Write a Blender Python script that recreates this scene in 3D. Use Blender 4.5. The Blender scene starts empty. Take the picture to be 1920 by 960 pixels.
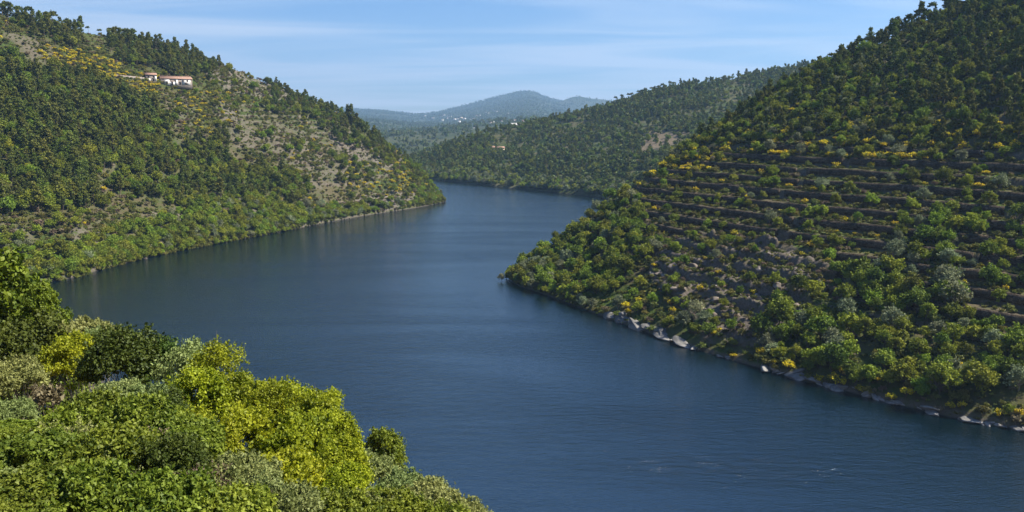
import bpy, math, random
import numpy as np
from mathutils import Vector

# ------------------------------------------------------------------ camera, sky, sun, exposure
S = bpy.context.scene
COL = S.collection
R = math.radians
CAM_Z = 85.0
PITCH = 9.42
FPX = 1507.0                      # focal length in pixels of the 1920 px wide photograph
cd = bpy.data.cameras.new('camera'); cam = bpy.data.objects.new('camera', cd); COL.objects.link(cam)
cd.sensor_width = 36.0; cd.lens = 36.0*FPX/1920.0; cd.clip_start = 0.5; cd.clip_end = 60000
cam.location = (0, 0, CAM_Z); cam.rotation_euler = (R(90-PITCH), 0, 0)
S.camera = cam
SUN_AZ, SUN_EL = 92.0, 50.0        # degrees to the right of the view direction, degrees above the horizon
sd = bpy.data.lights.new('sun', 'SUN'); sun = bpy.data.objects.new('sun', sd); COL.objects.link(sun)
sd.energy = 5.0; sd.angle = R(0.53); sd.color = (1.0, 0.93, 0.80)
sdir = Vector((math.sin(R(SUN_AZ))*math.cos(R(SUN_EL)), math.cos(R(SUN_AZ))*math.cos(R(SUN_EL)), math.sin(R(SUN_EL))))
sun.rotation_euler = (-sdir).to_track_quat('-Z', 'Y').to_euler(); sun.location = (300, 100, 500)
S.view_settings.view_transform = 'Standard'; S.view_settings.look = 'None'
S.view_settings.exposure = 1.12; S.view_settings.gamma = 1.0
S.render.engine = 'CYCLES'
try:
    S.cycles.use_denoising = True
    S.cycles.max_bounces = 6; S.cycles.diffuse_bounces = 2; S.cycles.glossy_bounces = 2
    S.cycles.transmission_bounces = 3; S.cycles.volume_bounces = 0; S.cycles.transparent_max_bounces = 6
    S.cycles.caustics_reflective = False; S.cycles.caustics_refractive = False
except Exception: pass

W = bpy.data.worlds.new('World'); S.world = W; W.use_nodes = True
wn, wl = W.node_tree.nodes, W.node_tree.links
wn.clear()
def N(nodes, t, **kw):
    n = nodes.new(t)
    for k, v in kw.items(): setattr(n, k, v)
    return n
sky = N(wn, 'ShaderNodeTexSky', sky_type='NISHITA'); sky.sun_disc = False
sky.sun_elevation = R(SUN_EL); sky.sun_rotation = R(SUN_AZ); sky.altitude = 300
sky.air_density = 1.0; sky.dust_density = 0.3; sky.ozone_density = 3.0
tc = N(wn, 'ShaderNodeTexCoord'); sep = N(wn, 'ShaderNodeSeparateXYZ'); wl.new(tc.outputs['Generated'], sep.inputs[0])
def wmath(op, a, b=None, clamp=False):
    m = N(wn, 'ShaderNodeMath', operation=op); m.use_clamp = clamp
    for i, x in enumerate((a, b)):
        if x is None: continue
        if isinstance(x, (int, float)): m.inputs[i].default_value = x
        else: wl.new(x, m.inputs[i])
    return m.outputs[0]
zz = wmath('MAXIMUM', sep.outputs['Z'], 0.0)
den = wmath('ADD', zz, 0.05)
cx = wmath('DIVIDE', sep.outputs['X'], den); cy = wmath('DIVIDE', sep.outputs['Y'], den)
comb = N(wn, 'ShaderNodeCombineXYZ'); wl.new(cx, comb.inputs[0]); wl.new(cy, comb.inputs[1])
mp = N(wn, 'ShaderNodeMapping'); wl.new(comb.outputs[0], mp.inputs[0])
mp.inputs['Rotation'].default_value = (0, 0, R(-8)); mp.inputs['Scale'].default_value = (0.12, 0.30, 1); mp.inputs['Location'].default_value = (21.8, 7.2, 0)
nz = N(wn, 'ShaderNodeTexNoise'); nz.inputs['Scale'].default_value = 2.1; nz.inputs['Detail'].default_value = 8; nz.inputs['Roughness'].default_value = 0.52; nz.inputs['Distortion'].default_value = 0.9
wl.new(mp.outputs[0], nz.inputs['Vector'])
mp2 = N(wn, 'ShaderNodeMapping'); wl.new(comb.outputs[0], mp2.inputs[0]); mp2.inputs['Scale'].default_value = (0.12, 0.16, 1); mp2.inputs['Location'].default_value = (23.8, 6.2, 0)
nz2 = N(wn, 'ShaderNodeTexNoise'); nz2.inputs['Scale'].default_value = 1.3; nz2.inputs['Detail'].default_value = 3
wl.new(mp2.outputs[0], nz2.inputs['Vector'])
cl = wmath('ADD', wmath('MULTIPLY', nz.outputs[0], 0.75), wmath('MULTIPLY', nz2.outputs[0], 0.55))
mr = N(wn, 'ShaderNodeMapRange', interpolation_type='SMOOTHSTEP'); wl.new(cl, mr.inputs[0])
mr.inputs[1].default_value = 0.53; mr.inputs[2].default_value = 0.78; mr.inputs[3].default_value = 0.0; mr.inputs[4].default_value = 0.75
mixc = N(wn, 'ShaderNodeMix', data_type='RGBA'); hi = N(wn, 'ShaderNodeMapRange', interpolation_type='SMOOTHSTEP'); wl.new(zz, hi.inputs[0]); hi.inputs[1].default_value = .13; hi.inputs[2].default_value = .24; hi.inputs[3].default_value = 1.0; hi.inputs[4].default_value = .05
wl.new(wmath('MULTIPLY', mr.outputs[0], hi.outputs[0]), mixc.inputs[0]); skh = N(wn, 'ShaderNodeHueSaturation'); skh.inputs['Saturation'].default_value = 1.22; wl.new(sky.outputs[0], skh.inputs['Color']); skt = N(wn, 'ShaderNodeMix', data_type='RGBA', blend_type='MULTIPLY'); skt.inputs[0].default_value = 1.0; skt.inputs[7].default_value = (.80, .93, 1.16, 1); wl.new(skh.outputs[0], skt.inputs[6]); wl.new(skt.outputs[2], mixc.inputs[6])
mixc.inputs[7].default_value = (7.2, 7.8, 8.8, 1)
bg = N(wn, 'ShaderNodeBackground'); bg.inputs[1].default_value = 0.058; wl.new(mixc.outputs[2], bg.inputs[0])
wo = N(wn, 'ShaderNodeOutputWorld'); wl.new(bg.outputs[0], wo.inputs[0])

# ------------------------------------------------------------------ helpers
rng = np.random.default_rng(7)
cp, sp = math.cos(R(PITCH)), math.sin(R(PITCH))
def ray(px, py):
    a = (px-960.0)/FPX; b = (480.0-py)/FPX
    return np.array([a, cp + b*sp, -sp + b*cp])
def at(px, py, Y):                      # the point at world distance Y seen in that direction
    d = ray(px, py); t = Y/d[1]
    return np.array([d[0]*t, Y, CAM_Z + d[2]*t])
def water_at(px, py):
    d = ray(px, py); t = -CAM_Z/d[2]
    return np.array([d[0]*t, d[1]*t, 0.0])
def project(P):
    P = np.asarray(P, float); x = P[..., 0]; y = P[..., 1]; z = P[..., 2]-CAM_Z
    dep = y*cp - z*sp; up = y*sp + z*cp
    dep = np.where(dep < 0.5, 0.5, dep)
    return 960 + FPX*x/dep, 480 - FPX*up/dep, dep
def hash2(ix, iy, seed):
    h = (ix.astype(np.int64)*374761393 + iy.astype(np.int64)*668265263 + seed*1442695041) & 0xffffffff
    h = ((h ^ (h >> 13))*1274126177) & 0xffffffff
    return ((h ^ (h >> 16)) & 0xffff)/65535.0
def vnoise(x, y, seed=0):
    x = np.asarray(x, float); y = np.asarray(y, float)
    ix = np.floor(x); iy = np.floor(y); fx = x-ix; fy = y-iy
    fx = fx*fx*(3-2*fx); fy = fy*fy*(3-2*fy)
    a = hash2(ix, iy, seed); b = hash2(ix+1, iy, seed); c = hash2(ix, iy+1, seed); d = hash2(ix+1, iy+1, seed)
    return (a*(1-fx)+b*fx)*(1-fy) + (c*(1-fx)+d*fx)*fy
def fbm(x, y, wl_, octv=4, seed=0, gain=.5):        # -1..1
    s = 0; a = 1; t = 0; f = 1.0/wl_
    for k in range(octv):
        s = s + a*(vnoise(np.asarray(x)*f+17.3*k, np.asarray(y)*f-9.1*k, seed+k)*2-1); t += a; a *= gain; f *= 2.03
    return s/t
def smooth(e0, e1, x):
    t = np.clip((x-e0)/(e1-e0), 0, 1); return t*t*(3-2*t)
def inpoly(px, py, poly):
    px = np.asarray(px); py = np.asarray(py); c = np.zeros(px.shape, bool); n = len(poly)
    for i in range(n):
        x0, y0 = poly[i]; x1, y1 = poly[(i+1) % n]
        if y0 == y1: continue
        k = ((y0 > py) != (y1 > py)) & (px < (x1-x0)*(py-y0)/(y1-y0)+x0)
        c ^= k
    return c
def mesh_np(name, V, F, mats=(), fmat=None, tint=None, smooth_shade=False):
    """V (n,3), F (m,k) all the same k, or a list of such arrays"""
    me = bpy.data.meshes.new(name)
    Fs = F if isinstance(F, list) else [F]
    Fs = [f for f in Fs if len(f)]
    me.vertices.add(len(V)); me.vertices.foreach_set('co', np.asarray(V, np.float32).ravel())
    tot = sum(f.size for f in Fs); npoly = sum(len(f) for f in Fs)
    me.loops.add(tot); me.loops.foreach_set('vertex_index', np.concatenate([f.ravel() for f in Fs]).astype(np.int32))
    me.polygons.add(npoly)
    sizes = np.concatenate([np.full(len(f), f.shape[1]) for f in Fs]); starts = np.concatenate([[0], np.cumsum(sizes)[:-1]])
    me.polygons.foreach_set('loop_start', starts.astype(np.int32)); me.polygons.foreach_set('loop_total', sizes.astype(np.int32))
    for m in mats: me.materials.append(m)
    if fmat is not None: me.polygons.foreach_set('material_index', np.asarray(fmat, np.int32))
    if tint is not None:
        a = me.attributes.new('tint', 'FLOAT', 'FACE'); a.data.foreach_set('value', np.asarray(tint, np.float32))
    if smooth_shade: me.polygons.foreach_set('use_smooth', np.ones(npoly, bool))
    me.update(calc_edges=True); me.validate()
    return me
def link(name, me, parent=None, loc=(0, 0, 0), rz=0.0, scale=None):
    o = bpy.data.objects.new(name, me); COL.objects.link(o)
    o.location = loc; o.rotation_euler = (0, 0, rz)
    if scale is not None: o.scale = scale if hasattr(scale, '__len__') else (scale,)*3
    if parent is not None: o.parent = parent
    return o
def tag(o, label=None, cat=None, group=None, kind=None):
    if label: o['label'] = label
    if cat: o['category'] = cat
    if group: o['group'] = group
    if kind: o['kind'] = kind
    return o

# ------------------------------------------------------------------ materials
def newmat(name):
    m = bpy.data.materials.new(name); m.use_nodes = True; m.node_tree.nodes.clear()
    return m, m.node_tree.nodes, m.node_tree.links
def leafmat(name, c0, c1, trans=0.24, var=0.42, gloss=0.015, huevar=0.03):
    m, n, l = newmat(name)
    at_ = N(n, 'ShaderNodeAttribute'); at_.attribute_name = 'tint'
    oi = N(n, 'ShaderNodeObjectInfo')
    mx = N(n, 'ShaderNodeMix', data_type='RGBA'); l.new(at_.outputs['Fac'], mx.inputs[0]); mx.inputs[6].default_value = (*c0, 1); mx.inputs[7].default_value = (*c1, 1)
    hs = N(n, 'ShaderNodeHueSaturation'); l.new(mx.outputs[2], hs.inputs['Color'])
    a = N(n, 'ShaderNodeMapRange'); l.new(oi.outputs['Random'], a.inputs[0]); a.inputs[3].default_value = 1-var; a.inputs[4].default_value = 1+var; l.new(a.outputs[0], hs.inputs['Value'])
    ms = N(n, 'ShaderNodeMath', operation='MULTIPLY'); l.new(oi.outputs['Random'], ms.inputs[0]); ms.inputs[1].default_value = 7.13
    fr = N(n, 'ShaderNodeMath', operation='FRACT'); l.new(ms.outputs[0], fr.inputs[0])
    b = N(n, 'ShaderNodeMapRange'); l.new(fr.outputs[0], b.inputs[0]); b.inputs[3].default_value = 0.5-huevar; b.inputs[4].default_value = 0.5+huevar; l.new(b.outputs[0], hs.inputs['Hue'])
    df = N(n, 'ShaderNodeBsdfDiffuse'); l.new(hs.outputs[0], df.inputs[0])
    tr = N(n, 'ShaderNodeBsdfTranslucent'); l.new(hs.outputs[0], tr.inputs[0])
    s1 = N(n, 'ShaderNodeMixShader'); s1.inputs[0].default_value = trans; l.new(df.outputs[0], s1.inputs[1]); l.new(tr.outputs[0], s1.inputs[2])
    gl = N(n, 'ShaderNodeBsdfGlossy'); gl.inputs['Roughness'].default_value = 0.6; gl.inputs['Color'].default_value = (1, 1, 1, 1)
    s2 = N(n, 'ShaderNodeMixShader'); s2.inputs[0].default_value = gloss; l.new(s1.outputs[0], s2.inputs[1]); l.new(gl.outputs[0], s2.inputs[2])
    o = N(n, 'ShaderNodeOutputMaterial'); l.new(s2.outputs[0], o.inputs[0])
    return m
def noisemat(name, cols, scale=1.0, detail=6, rough=0.9, bump=0.3, bumpdist=0.2, coord='Object', spec=0.2, sc3=(1, 1, 1)):
    m, n, l = newmat(name)
    t = N(n, 'ShaderNodeTexCoord'); mp_ = N(n, 'ShaderNodeMapping'); l.new(t.outputs[coord], mp_.inputs[0]); mp_.inputs['Scale'].default_value = sc3
    nz_ = N(n, 'ShaderNodeTexNoise'); l.new(mp_.outputs[0], nz_.inputs['Vector']); nz_.inputs['Scale'].default_value = scale; nz_.inputs['Detail'].default_value = detail; nz_.inputs['Roughness'].default_value = .6
    cr = N(n, 'ShaderNodeValToRGB'); l.new(nz_.outputs[0], cr.inputs[0])
    e = cr.color_ramp.elements
    k = len(cols)
    while len(e) < k: e.new(.5)
    for i, c in enumerate(cols): e[i].position = .3+.4*i/(k-1); e[i].color = (*c, 1)
    p = N(n, 'ShaderNodeBsdfPrincipled'); l.new(cr.outputs[0], p.inputs['Base Color']); p.inputs['Roughness'].default_value = rough
    p.inputs['Specular IOR Level'].default_value = spec
    b = N(n, 'ShaderNodeBump'); b.inputs['Strength'].default_value = bump; b.inputs['Distance'].default_value = bumpdist; l.new(nz_.outputs[0], b.inputs['Height']); l.new(b.outputs[0], p.inputs['Normal'])
    o = N(n, 'ShaderNodeOutputMaterial'); l.new(p.outputs[0], o.inputs[0])
    return m
M = {}
M['pine'] = leafmat('pine needles', (.042, .060, .007), (.17, .19, .026), trans=.2, var=.22)
M['oak'] = leafmat('oak leaves', (.055, .088, .005), (.24, .28, .022), var=.35)
M['green'] = leafmat('bright shrub leaves', (.09, .14, .007), (.30, .35, .026), var=.3)
M['grey'] = leafmat('grey willow leaves', (.11, .14, .06), (.30, .32, .17), var=.25)
M['scrub'] = leafmat('scrub leaves', (.06, .075, .010), (.23, .23, .045), var=.4, huevar=.035)
M['dry'] = leafmat('dry scrub twigs', (.14, .105, .06), (.24, .19, .11), var=.3)
M['flower'] = leafmat('broom flowers', (.58, .42, .008), (.85, .70, .02), trans=.3, var=.12, huevar=.008)
M['fgyellow'] = leafmat('young yellow green leaves', (.125, .17, .006), (.40, .425, .018), huevar=.012, trans=.42, var=.15)
M['fggreen'] = leafmat('green hedge leaves', (.055, .095, .006), (.26, .31, .03), huevar=.012, trans=.35, var=.2)
M['fgdark'] = leafmat('dark glossy leaves', (.035, .065, .008), (.10, .14, .018), trans=.25, var=.15)
M['fgtree'] = leafmat('golden green leaves', (.06, .10, .008), (.20, .24, .012), huevar=.012, trans=.3, var=.1)
M['fggrey'] = leafmat('grey green leaves', (.12, .15, .035), (.30, .335, .11), trans=.3, var=.15)
M['farleaf'] = leafmat('distant wood leaves', (.045, .07, .014), (.16, .20, .04), trans=.2, var=.3, huevar=.03)
M['bark'] = noisemat('grey bark', [(.08, .06, .045), (.17, .135, .10)], 3, sc3=(1, 1, .3), bump=.4)
M['barklight'] = noisemat('pale bark', [(.16, .13, .10), (.32, .28, .22)], 6, sc3=(1, 1, .3), bump=.4)
M['rock'] = noisemat('granite', [(.07, .07, .068), (.18, .172, .16), (.34, .325, .30)], .8, bump=.8, bumpdist=.25)
M['rockwarm'] = noisemat('weathered granite', [(.09, .07, .055), (.18, .15, .12), (.30, .26, .22)], .7, bump=.8, bumpdist=.25)
M['plaster'] = noisemat('worn white plaster', [(.45, .38, .30), (.72, .68, .62), (.80, .78, .74)], .8, rough=.9, bump=.1)
M['white'] = noisemat('white wall', [(.62, .58, .52), (.78, .76, .72)], .3, bump=0)
M['cream'] = noisemat('cream wall', [(.52, .42, .30), (.66, .56, .42)], .3, bump=0)
M['stone'] = noisemat('rubble stone', [(.11, .09, .08), (.24, .20, .17), (.36, .31, .27)], 1.6, bump=.6)
M['tile'] = noisemat('terracotta tiles', [(.20, .11, .08), (.30, .18, .13), (.38, .26, .20)], 1.2, bump=.3)
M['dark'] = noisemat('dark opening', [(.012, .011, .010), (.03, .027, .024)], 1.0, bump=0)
M['wood'] = noisemat('weathered wood', [(.10, .06, .04), (.20, .13, .08)], 2, bump=.2)
M['road'] = noisemat('dusty road', [(.28, .24, .19), (.42, .37, .30)], .4, bump=.1)

def wallmat():
    m, n, l = newmat('dry stone walling')
    t = N(n, 'ShaderNodeTexCoord')
    mp_ = N(n, 'ShaderNodeMapping'); l.new(t.outputs['Object'], mp_.inputs[0]); mp_.inputs['Scale'].default_value = (1.0, 1.0, 1.9)
    v = N(n, 'ShaderNodeTexVoronoi', feature='DISTANCE_TO_EDGE'); v.inputs['Scale'].default_value = 1.2; l.new(mp_.outputs[0], v.inputs['Vector'])
    v2 = N(n, 'ShaderNodeTexVoronoi'); v2.inputs['Scale'].default_value = 1.2; l.new(mp_.outputs[0], v2.inputs['Vector'])
    mr_ = N(n, 'ShaderNodeMapRange'); l.new(v.outputs['Distance'], mr_.inputs[0]); mr_.inputs[2].default_value = .08
    cr = N(n, 'ShaderNodeValToRGB'); l.new(v2.outputs['Color'], cr.inputs[0])
    cr.color_ramp.elements[0].color = (.05, .038, .026, 1); cr.color_ramp.elements[1].color = (.17, .13, .09, 1)
    nz_ = N(n, 'ShaderNodeTexNoise'); nz_.inputs['Scale'].default_value = .35; nz_.inputs['Detail'].default_value = 5; l.new(t.outputs['Object'], nz_.inputs['Vector'])
    mx = N(n, 'ShaderNodeMix', data_type='RGBA', blend_type='MULTIPLY'); mx.inputs[0].default_value = 1; l.new(cr.outputs[0], mx.inputs[6])
    g = N(n, 'ShaderNodeMapRange'); l.new(nz_.outputs[0], g.inputs[0]); g.inputs[1].default_value = .3; g.inputs[2].default_value = .7; g.inputs[3].default_value = .5; g.inputs[4].default_value = 1.25; l.new(g.outputs[0], mx.inputs[7])
    m2 = N(n, 'ShaderNodeMix', data_type='RGBA'); l.new(mr_.outputs[0], m2.inputs[0]); m2.inputs[6].default_value = (.025, .02, .016, 1); l.new(mx.outputs[2], m2.inputs[7])
    p = N(n, 'ShaderNodeBsdfPrincipled'); p.inputs['Roughness'].default_value = .95; p.inputs['Specular IOR Level'].default_value = .15; l.new(m2.outputs[2], p.inputs['Base Color'])
    b = N(n, 'ShaderNodeBump'); b.inputs['Strength'].default_value = .8; b.inputs['Distance'].default_value = .25; l.new(mr_.outputs[0], b.inputs['Height']); l.new(b.outputs[0], p.inputs['Normal'])
    o = N(n, 'ShaderNodeOutputMaterial'); l.new(p.outputs[0], o.inputs[0])
    return m
M['wall'] = wallmat()

def terrainmat(name, earth, grass, dry, rock, s=1.0, far=False):
    """colour from noise and the 'rocky' / 'bare' / 'field' point attributes"""
    m, n, l = newmat(name)
    geo = N(n, 'ShaderNodeNewGeometry')
    def noise(sc, det=6, rough=.6, dist=0):
        x = N(n, 'ShaderNodeTexNoise'); x.inputs['Scale'].default_value = sc; x.inputs['Detail'].default_value = det; x.inputs['Roughness'].default_value = rough; x.inputs['Distortion'].default_value = dist
        l.new(geo.outputs['Position'], x.inputs['Vector']); return x.outputs[0]
    def rng_(v, a, b, c=0, d=1):
        x = N(n, 'ShaderNodeMapRange'); l.new(v, x.inputs[0])
        for i, q in enumerate((a, b, c, d)): x.inputs[i+1].default_value = q
        return x.outputs[0]
    def mix(f, a, b):
        x = N(n, 'ShaderNodeMix', data_type='RGBA')
        if isinstance(f, float): x.inputs[0].default_value = f
        else: l.new(f, x.inputs[0])
        for i, q in ((6, a), (7, b)):
            if isinstance(q, tuple): x.inputs[i].default_value = (*q, 1)
            else: l.new(q, x.inputs[i])
        return x.outputs[2]
    def math_(op, a, b):
        x = N(n, 'ShaderNodeMath', operation=op); x.use_clamp = True
        for i, q in ((0, a), (1, b)):
            if isinstance(q, (int, float)): x.inputs[i].default_value = q
            else: l.new(q, x.inputs[i])
        return x.outputs[0]
    def attr(nm):
        x = N(n, 'ShaderNodeAttribute'); x.attribute_name = nm; return x.outputs['Fac']
    n1 = noise(.06*s, 7, .65); n2 = noise(.35*s, 7, .7); n3 = noise(1.3*s, 5, .7)
    green = mix(rng_(n2, .4, .6), grass, tuple(c*.55 for c in grass))
    dryc = mix(rng_(n3, .4, .65), dry, earth)
    base = mix(rng_(n1, .42, .58), green, dryc)
    bare = mix(rng_(n3, .35, .65), earth, tuple(min(1, c*1.55) for c in earth))
    base = mix(math_('MULTIPLY', attr('bare'), rng_(n2, .35, .55, .3, 1)), base, bare)
    sx = N(n, 'ShaderNodeSeparateXYZ'); l.new(geo.outputs['Normal'], sx.inputs[0])
    steep = rng_(sx.outputs[2], .62, .80, 1, 0)
    rk = mix(rng_(n3, .35, .65), tuple(c*.55 for c in rock), rock)
    rkf = math_('MAXIMUM', math_('MULTIPLY', attr('rocky'), rng_(n2, .40, .52)), math_('MULTIPLY', steep, rng_(n2, .38, .55, .2, .8)))
    base = mix(rkf, base, rk)
    sp_ = N(n, 'ShaderNodeSeparateXYZ'); l.new(geo.outputs['Position'], sp_.inputs[0])
    if not far:
        shore = rng_(sp_.outputs[2], .4, .9, 1, 0)
        base = mix(math_('MULTIPLY', shore, rng_(n2, .45, .55, .15, .9)), base, mix(rng_(n3, .4, .6), tuple(c*.8 for c in rock), tuple(c*.4 for c in rock)))
        wet = rng_(sp_.outputs[2], .15, .4, 1, 0)
        base = mix(math_('MULTIPLY', wet, .8), base, (.035, .032, .026))
    p = N(n, 'ShaderNodeBsdfPrincipled'); p.inputs['Roughness'].default_value = .95; p.inputs['Specular IOR Level'].default_value = .12; l.new(base, p.inputs['Base Color'])
    b = N(n, 'ShaderNodeBump'); b.inputs['Strength'].default_value = .7; b.inputs['Distance'].default_value = .8/s; l.new(n2, b.inputs['Height'])
    b2 = N(n, 'ShaderNodeBump'); b2.inputs['Strength'].default_value = .6; b2.inputs['Distance'].default_value = .12/s; l.new(n3, b2.inputs['Height']); l.new(b.outputs[0], b2.inputs['Normal']); l.new(b2.outputs[0], p.inputs['Normal'])
    o = N(n, 'ShaderNodeOutputMaterial'); l.new(p.outputs[0], o.inputs[0])
    return m

# ------------------------------------------------------------------ terrain
def catmull(P, t):
    """P (n, ...) control values, t in [0, n-1]"""
    P = np.asarray(P, float); n = len(P)
    i = np.clip(np.floor(t).astype(int), 0, n-2); f = t-i
    p0 = P[np.clip(i-1, 0, n-1)]; p1 = P[i]; p2 = P[i+1]; p3 = P[np.clip(i+2, 0, n-1)]
    f = f.reshape(f.shape + (1,)*(P.ndim-1))
    return .5*((2*p1) + (-p0+p2)*f + (2*p0-5*p1+4*p2-p3)*f*f + (-p0+3*p1-3*p2+p3)*f**3)
class Hill:
    pass
def loft(name, Spts, Rpts, du, dv, prof, back=.6, under=12.0, amp=5.0, amp_wl=70.0, fine=.7, noise_seed=0, back_slope=.5):
    Sp = np.array(Spts, float); Rp = np.array(Rpts, float)
    seg = np.linalg.norm(Sp[1:, :2]-Sp[:-1, :2], axis=1) + np.linalg.norm(Rp[1:, :2]-Rp[:-1, :2], axis=1)
    L = .5*seg.sum(); nu = int(L/du)+2
    cum = np.concatenate([[0], np.cumsum(seg)]); tt = np.interp(np.linspace(0, cum[-1], nu), cum, np.arange(len(Sp)))
    A = catmull(Sp, tt); B = catmull(Rp, tt)
    D = np.linalg.norm((B-A)[:, :2], axis=1).mean()
    nv = int(D*(1+back)/dv)+2
    v = np.linspace(-under/D, 1+back, nv)
    H = Hill(); H.name = name
    vv = v[None, :]
    XY = A[:, None, :2] + (B-A)[:, None, :2]*vv[..., None]
    base = np.interp(np.clip(v, 0, 1), [p[0] for p in prof], [p[1] for p in prof])
    Rz = B[:, 2][:, None]
    z = base[None, :]*Rz
    dist = np.linalg.norm((B-A)[:, :2], axis=1)[:, None]
    z = np.where(vv < 0, vv*dist*.5, z)
    bs = np.clip(vv-1, 0, None)*dist
    z = np.where(vv > 1, Rz - back_slope*bs**2/(bs+25.0), z)
    H.XY = XY; H.z = z; H.v = np.broadcast_to(vv, z.shape).copy(); H.u = np.broadcast_to(np.linspace(0, 1, nu)[:, None], z.shape).copy()
    env = smooth(0, .12, H.v)*(1-.75*smooth(.85, 1.0, H.v)*(1-smooth(1.05, 1.3, H.v)))
    H.z = H.z + amp*env*fbm(XY[..., 0], XY[..., 1], amp_wl, 3, noise_seed)
    H.fine = fine; H.seed = noise_seed
    H.rocky = np.zeros_like(z); H.bare = np.zeros_like(z); H.terr = np.zeros_like(z)
    H.update = lambda: None
    return H
def pxpy(H):
    P = np.dstack([H.XY, H.z]); return project(P)
def paint(H, field, poly, val=1.0, jitter=14.0):
    px, py, d = pxpy(H)
    jx = jitter*fbm(H.XY[..., 0], H.XY[..., 1], 25, 3, 91); jy = jitter*fbm(H.XY[..., 0], H.XY[..., 1], 25, 3, 131)
    k = inpoly(px+jx, py+jy, poly)
    a = getattr(H, field); a[k] = val*(.45 if field == 'bare' and H.name == 'left_hillside' else 1)
def blur(a, k=2):
    for _ in range(k):
        p = np.pad(a, 1, mode='edge'); a = (p[:-2, 1:-1]+p[2:, 1:-1]+p[1:-1, :-2]+p[1:-1, 2:]+2*p[1:-1, 1:-1])/6
    return a
def terraces(H, step, sharp=True):
    """benches cut into the slope where H.terr > 0; keeps the phase for the walls"""
    ph = H.z/step + .10*fbm(H.XY[..., 0], H.XY[..., 1], 45, 2, 55) + .05*fbm(H.XY[..., 0], H.XY[..., 1], 11, 2, 56)
    H.phase = ph; H.step = step
    k = np.floor(ph); t = ph-k
    if sharp: prof = np.interp(t, [0, .60, .74, .81, 1.0], [0, .05, .30, .95, 1.0])
    else: prof = np.interp(t, [0, .55, .85, 1.0], [0, .20, .92, 1.0])
    off = H.z/step - ph
    znew = step*(k+prof+off)
    H.z = H.z*(1-H.terr) + znew*H.terr
def finish(H, mat, kind='structure'):
    x, y = H.XY[..., 0], H.XY[..., 1]
    env = smooth(0.0, .05, H.v)
    f = H.fine*fbm(x, y, 7.0, 4, H.seed+20, .55)
    rg = 1-np.abs(fbm(x, y, 13.0, 4, H.seed+31, .6))*2
    rg2 = np.floor((fbm(x, y, 9.0, 3, H.seed+41, .6)*.5+.5)*5)/5
    H.z = H.z + env*(f + H.rocky*(2.6*rg - 1.2 + 3.2*rg2))
    nu, nv = H.z.shape
    V = np.dstack([H.XY, H.z]).reshape(-1, 3)
    i = np.arange(nu*nv).reshape(nu, nv)
    F = np.stack([i[:-1, :-1], i[1:, :-1], i[1:, 1:], i[:-1, 1:]], -1).reshape(-1, 4)
    p = V[F[len(F)//2]]; nrm = np.cross(p[1]-p[0], p[3]-p[0])
    if nrm[2] < 0: F = F[:, ::-1]
    me = mesh_np(H.name, V, F, [mat], smooth_shade=True)
    for nm in ('rocky', 'bare'):
        a = me.attributes.new(nm, 'FLOAT', 'POINT'); a.data.foreach_set('value', blur(getattr(H, nm), 2).astype(np.float32).ravel())
    o = link(H.name, me); tag(o, kind=kind)
    H.px, H.py, H.dep = pxpy(H); H.P = np.dstack([H.XY, H.z])
    return o
def surf(H, px, py, rad=4.0):
    d2 = (H.px-px)**2 + (H.py-py)**2
    d2 = np.where((H.v < 0) | (H.v > 1.1) | (H.P[..., 1] < 1), 1e9, d2)
    m = d2 < max(rad**2, d2.min()*1.5)
    idx = np.where(m); k = np.argmin(H.dep[idx] + np.sqrt(d2[idx])*H.dep[idx]*.02)
    return H.P[idx[0][k], idx[1][k]].copy()

PROF = [(0, 0), (.006, .018), (.05, .072), (.3, .33), (.6, .64), (.85, .88), (1, 1)]
# ---- left hill
LS = [water_at(*p) for p in [(836, 378), (805, 385), (760, 393), (700, 402), (620, 416), (540, 432), (450, 449), (300, 478), (200, 503), (110, 526)]] + \
     [np.array([-290, 398, 0]), np.array([-330, 345, 0]), np.array([-400, 290, 0]), np.array([-480, 220, 0])]
LR = [at(*p) for p in [(822, 364, 888), (797, 333, 902), (768, 306, 915), (735, 282, 922), (670, 232, 930), (605, 203, 925), (505, 162, 900), (390, 116, 865), (280, 88, 825), (170, 64, 780),
                       (70, 46, 735), (-60, 22, 690), (-250, -10, 620), (-600, -60, 520)]]
left = loft('left_hillside', LS, LR, 1.7, 1.3, PROF, back=.5, amp=5.5, amp_wl=75, noise_seed=3)
LT = [(430, 190), (560, 200), (700, 270), (790, 330), (700, 345), (560, 330), (470, 290), (400, 240)]
paint(left, 'terr', LT, .75, 8); left.terr = blur(left.terr, 8)
terraces(left, 5.5, sharp=False)
for poly in [[(395, 105), (520, 155), (545, 190), (470, 180), (420, 160), (380, 130)], [(610, 250), (700, 275), (760, 300), (770, 325), (690, 310), (630, 290)],
             [(400, 190), (455, 225), (450, 245), (410, 225)], [(670, 372), (790, 358), (775, 388), (690, 400)], [(0, 400), (40, 430), (60, 470), (0, 480)],
             [(120, 405), (150, 400), (165, 440), (140, 450)], [(270, 395), (330, 395), (330, 430), (290, 420)], [(440, 380), (500, 370), (520, 400), (460, 405)]]:
    paint(left, 'rocky', poly)
for poly in [[(300, 170), (350, 160), (350, 235), (310, 230)], [(180, 300), (220, 285), (212, 330), (185, 335)], [(60, 70), (130, 110), (150, 135), (90, 130), (0, 70), (0, 50)],
             [(440, 230), (700, 290), (640, 330), (480, 290)], [(400, 240), (480, 260), (560, 330), (480, 320), (420, 280)], [(60, 350), (170, 370), (180, 440), (60, 440)],
             [(560, 330), (690, 350), (680, 375), (540, 392)], [(0, 410), (70, 440), (60, 470), (0, 480)], [(190, 360), (330, 380), (330, 430), (200, 400)]]:
    paint(left, 'bare', poly)
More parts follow.
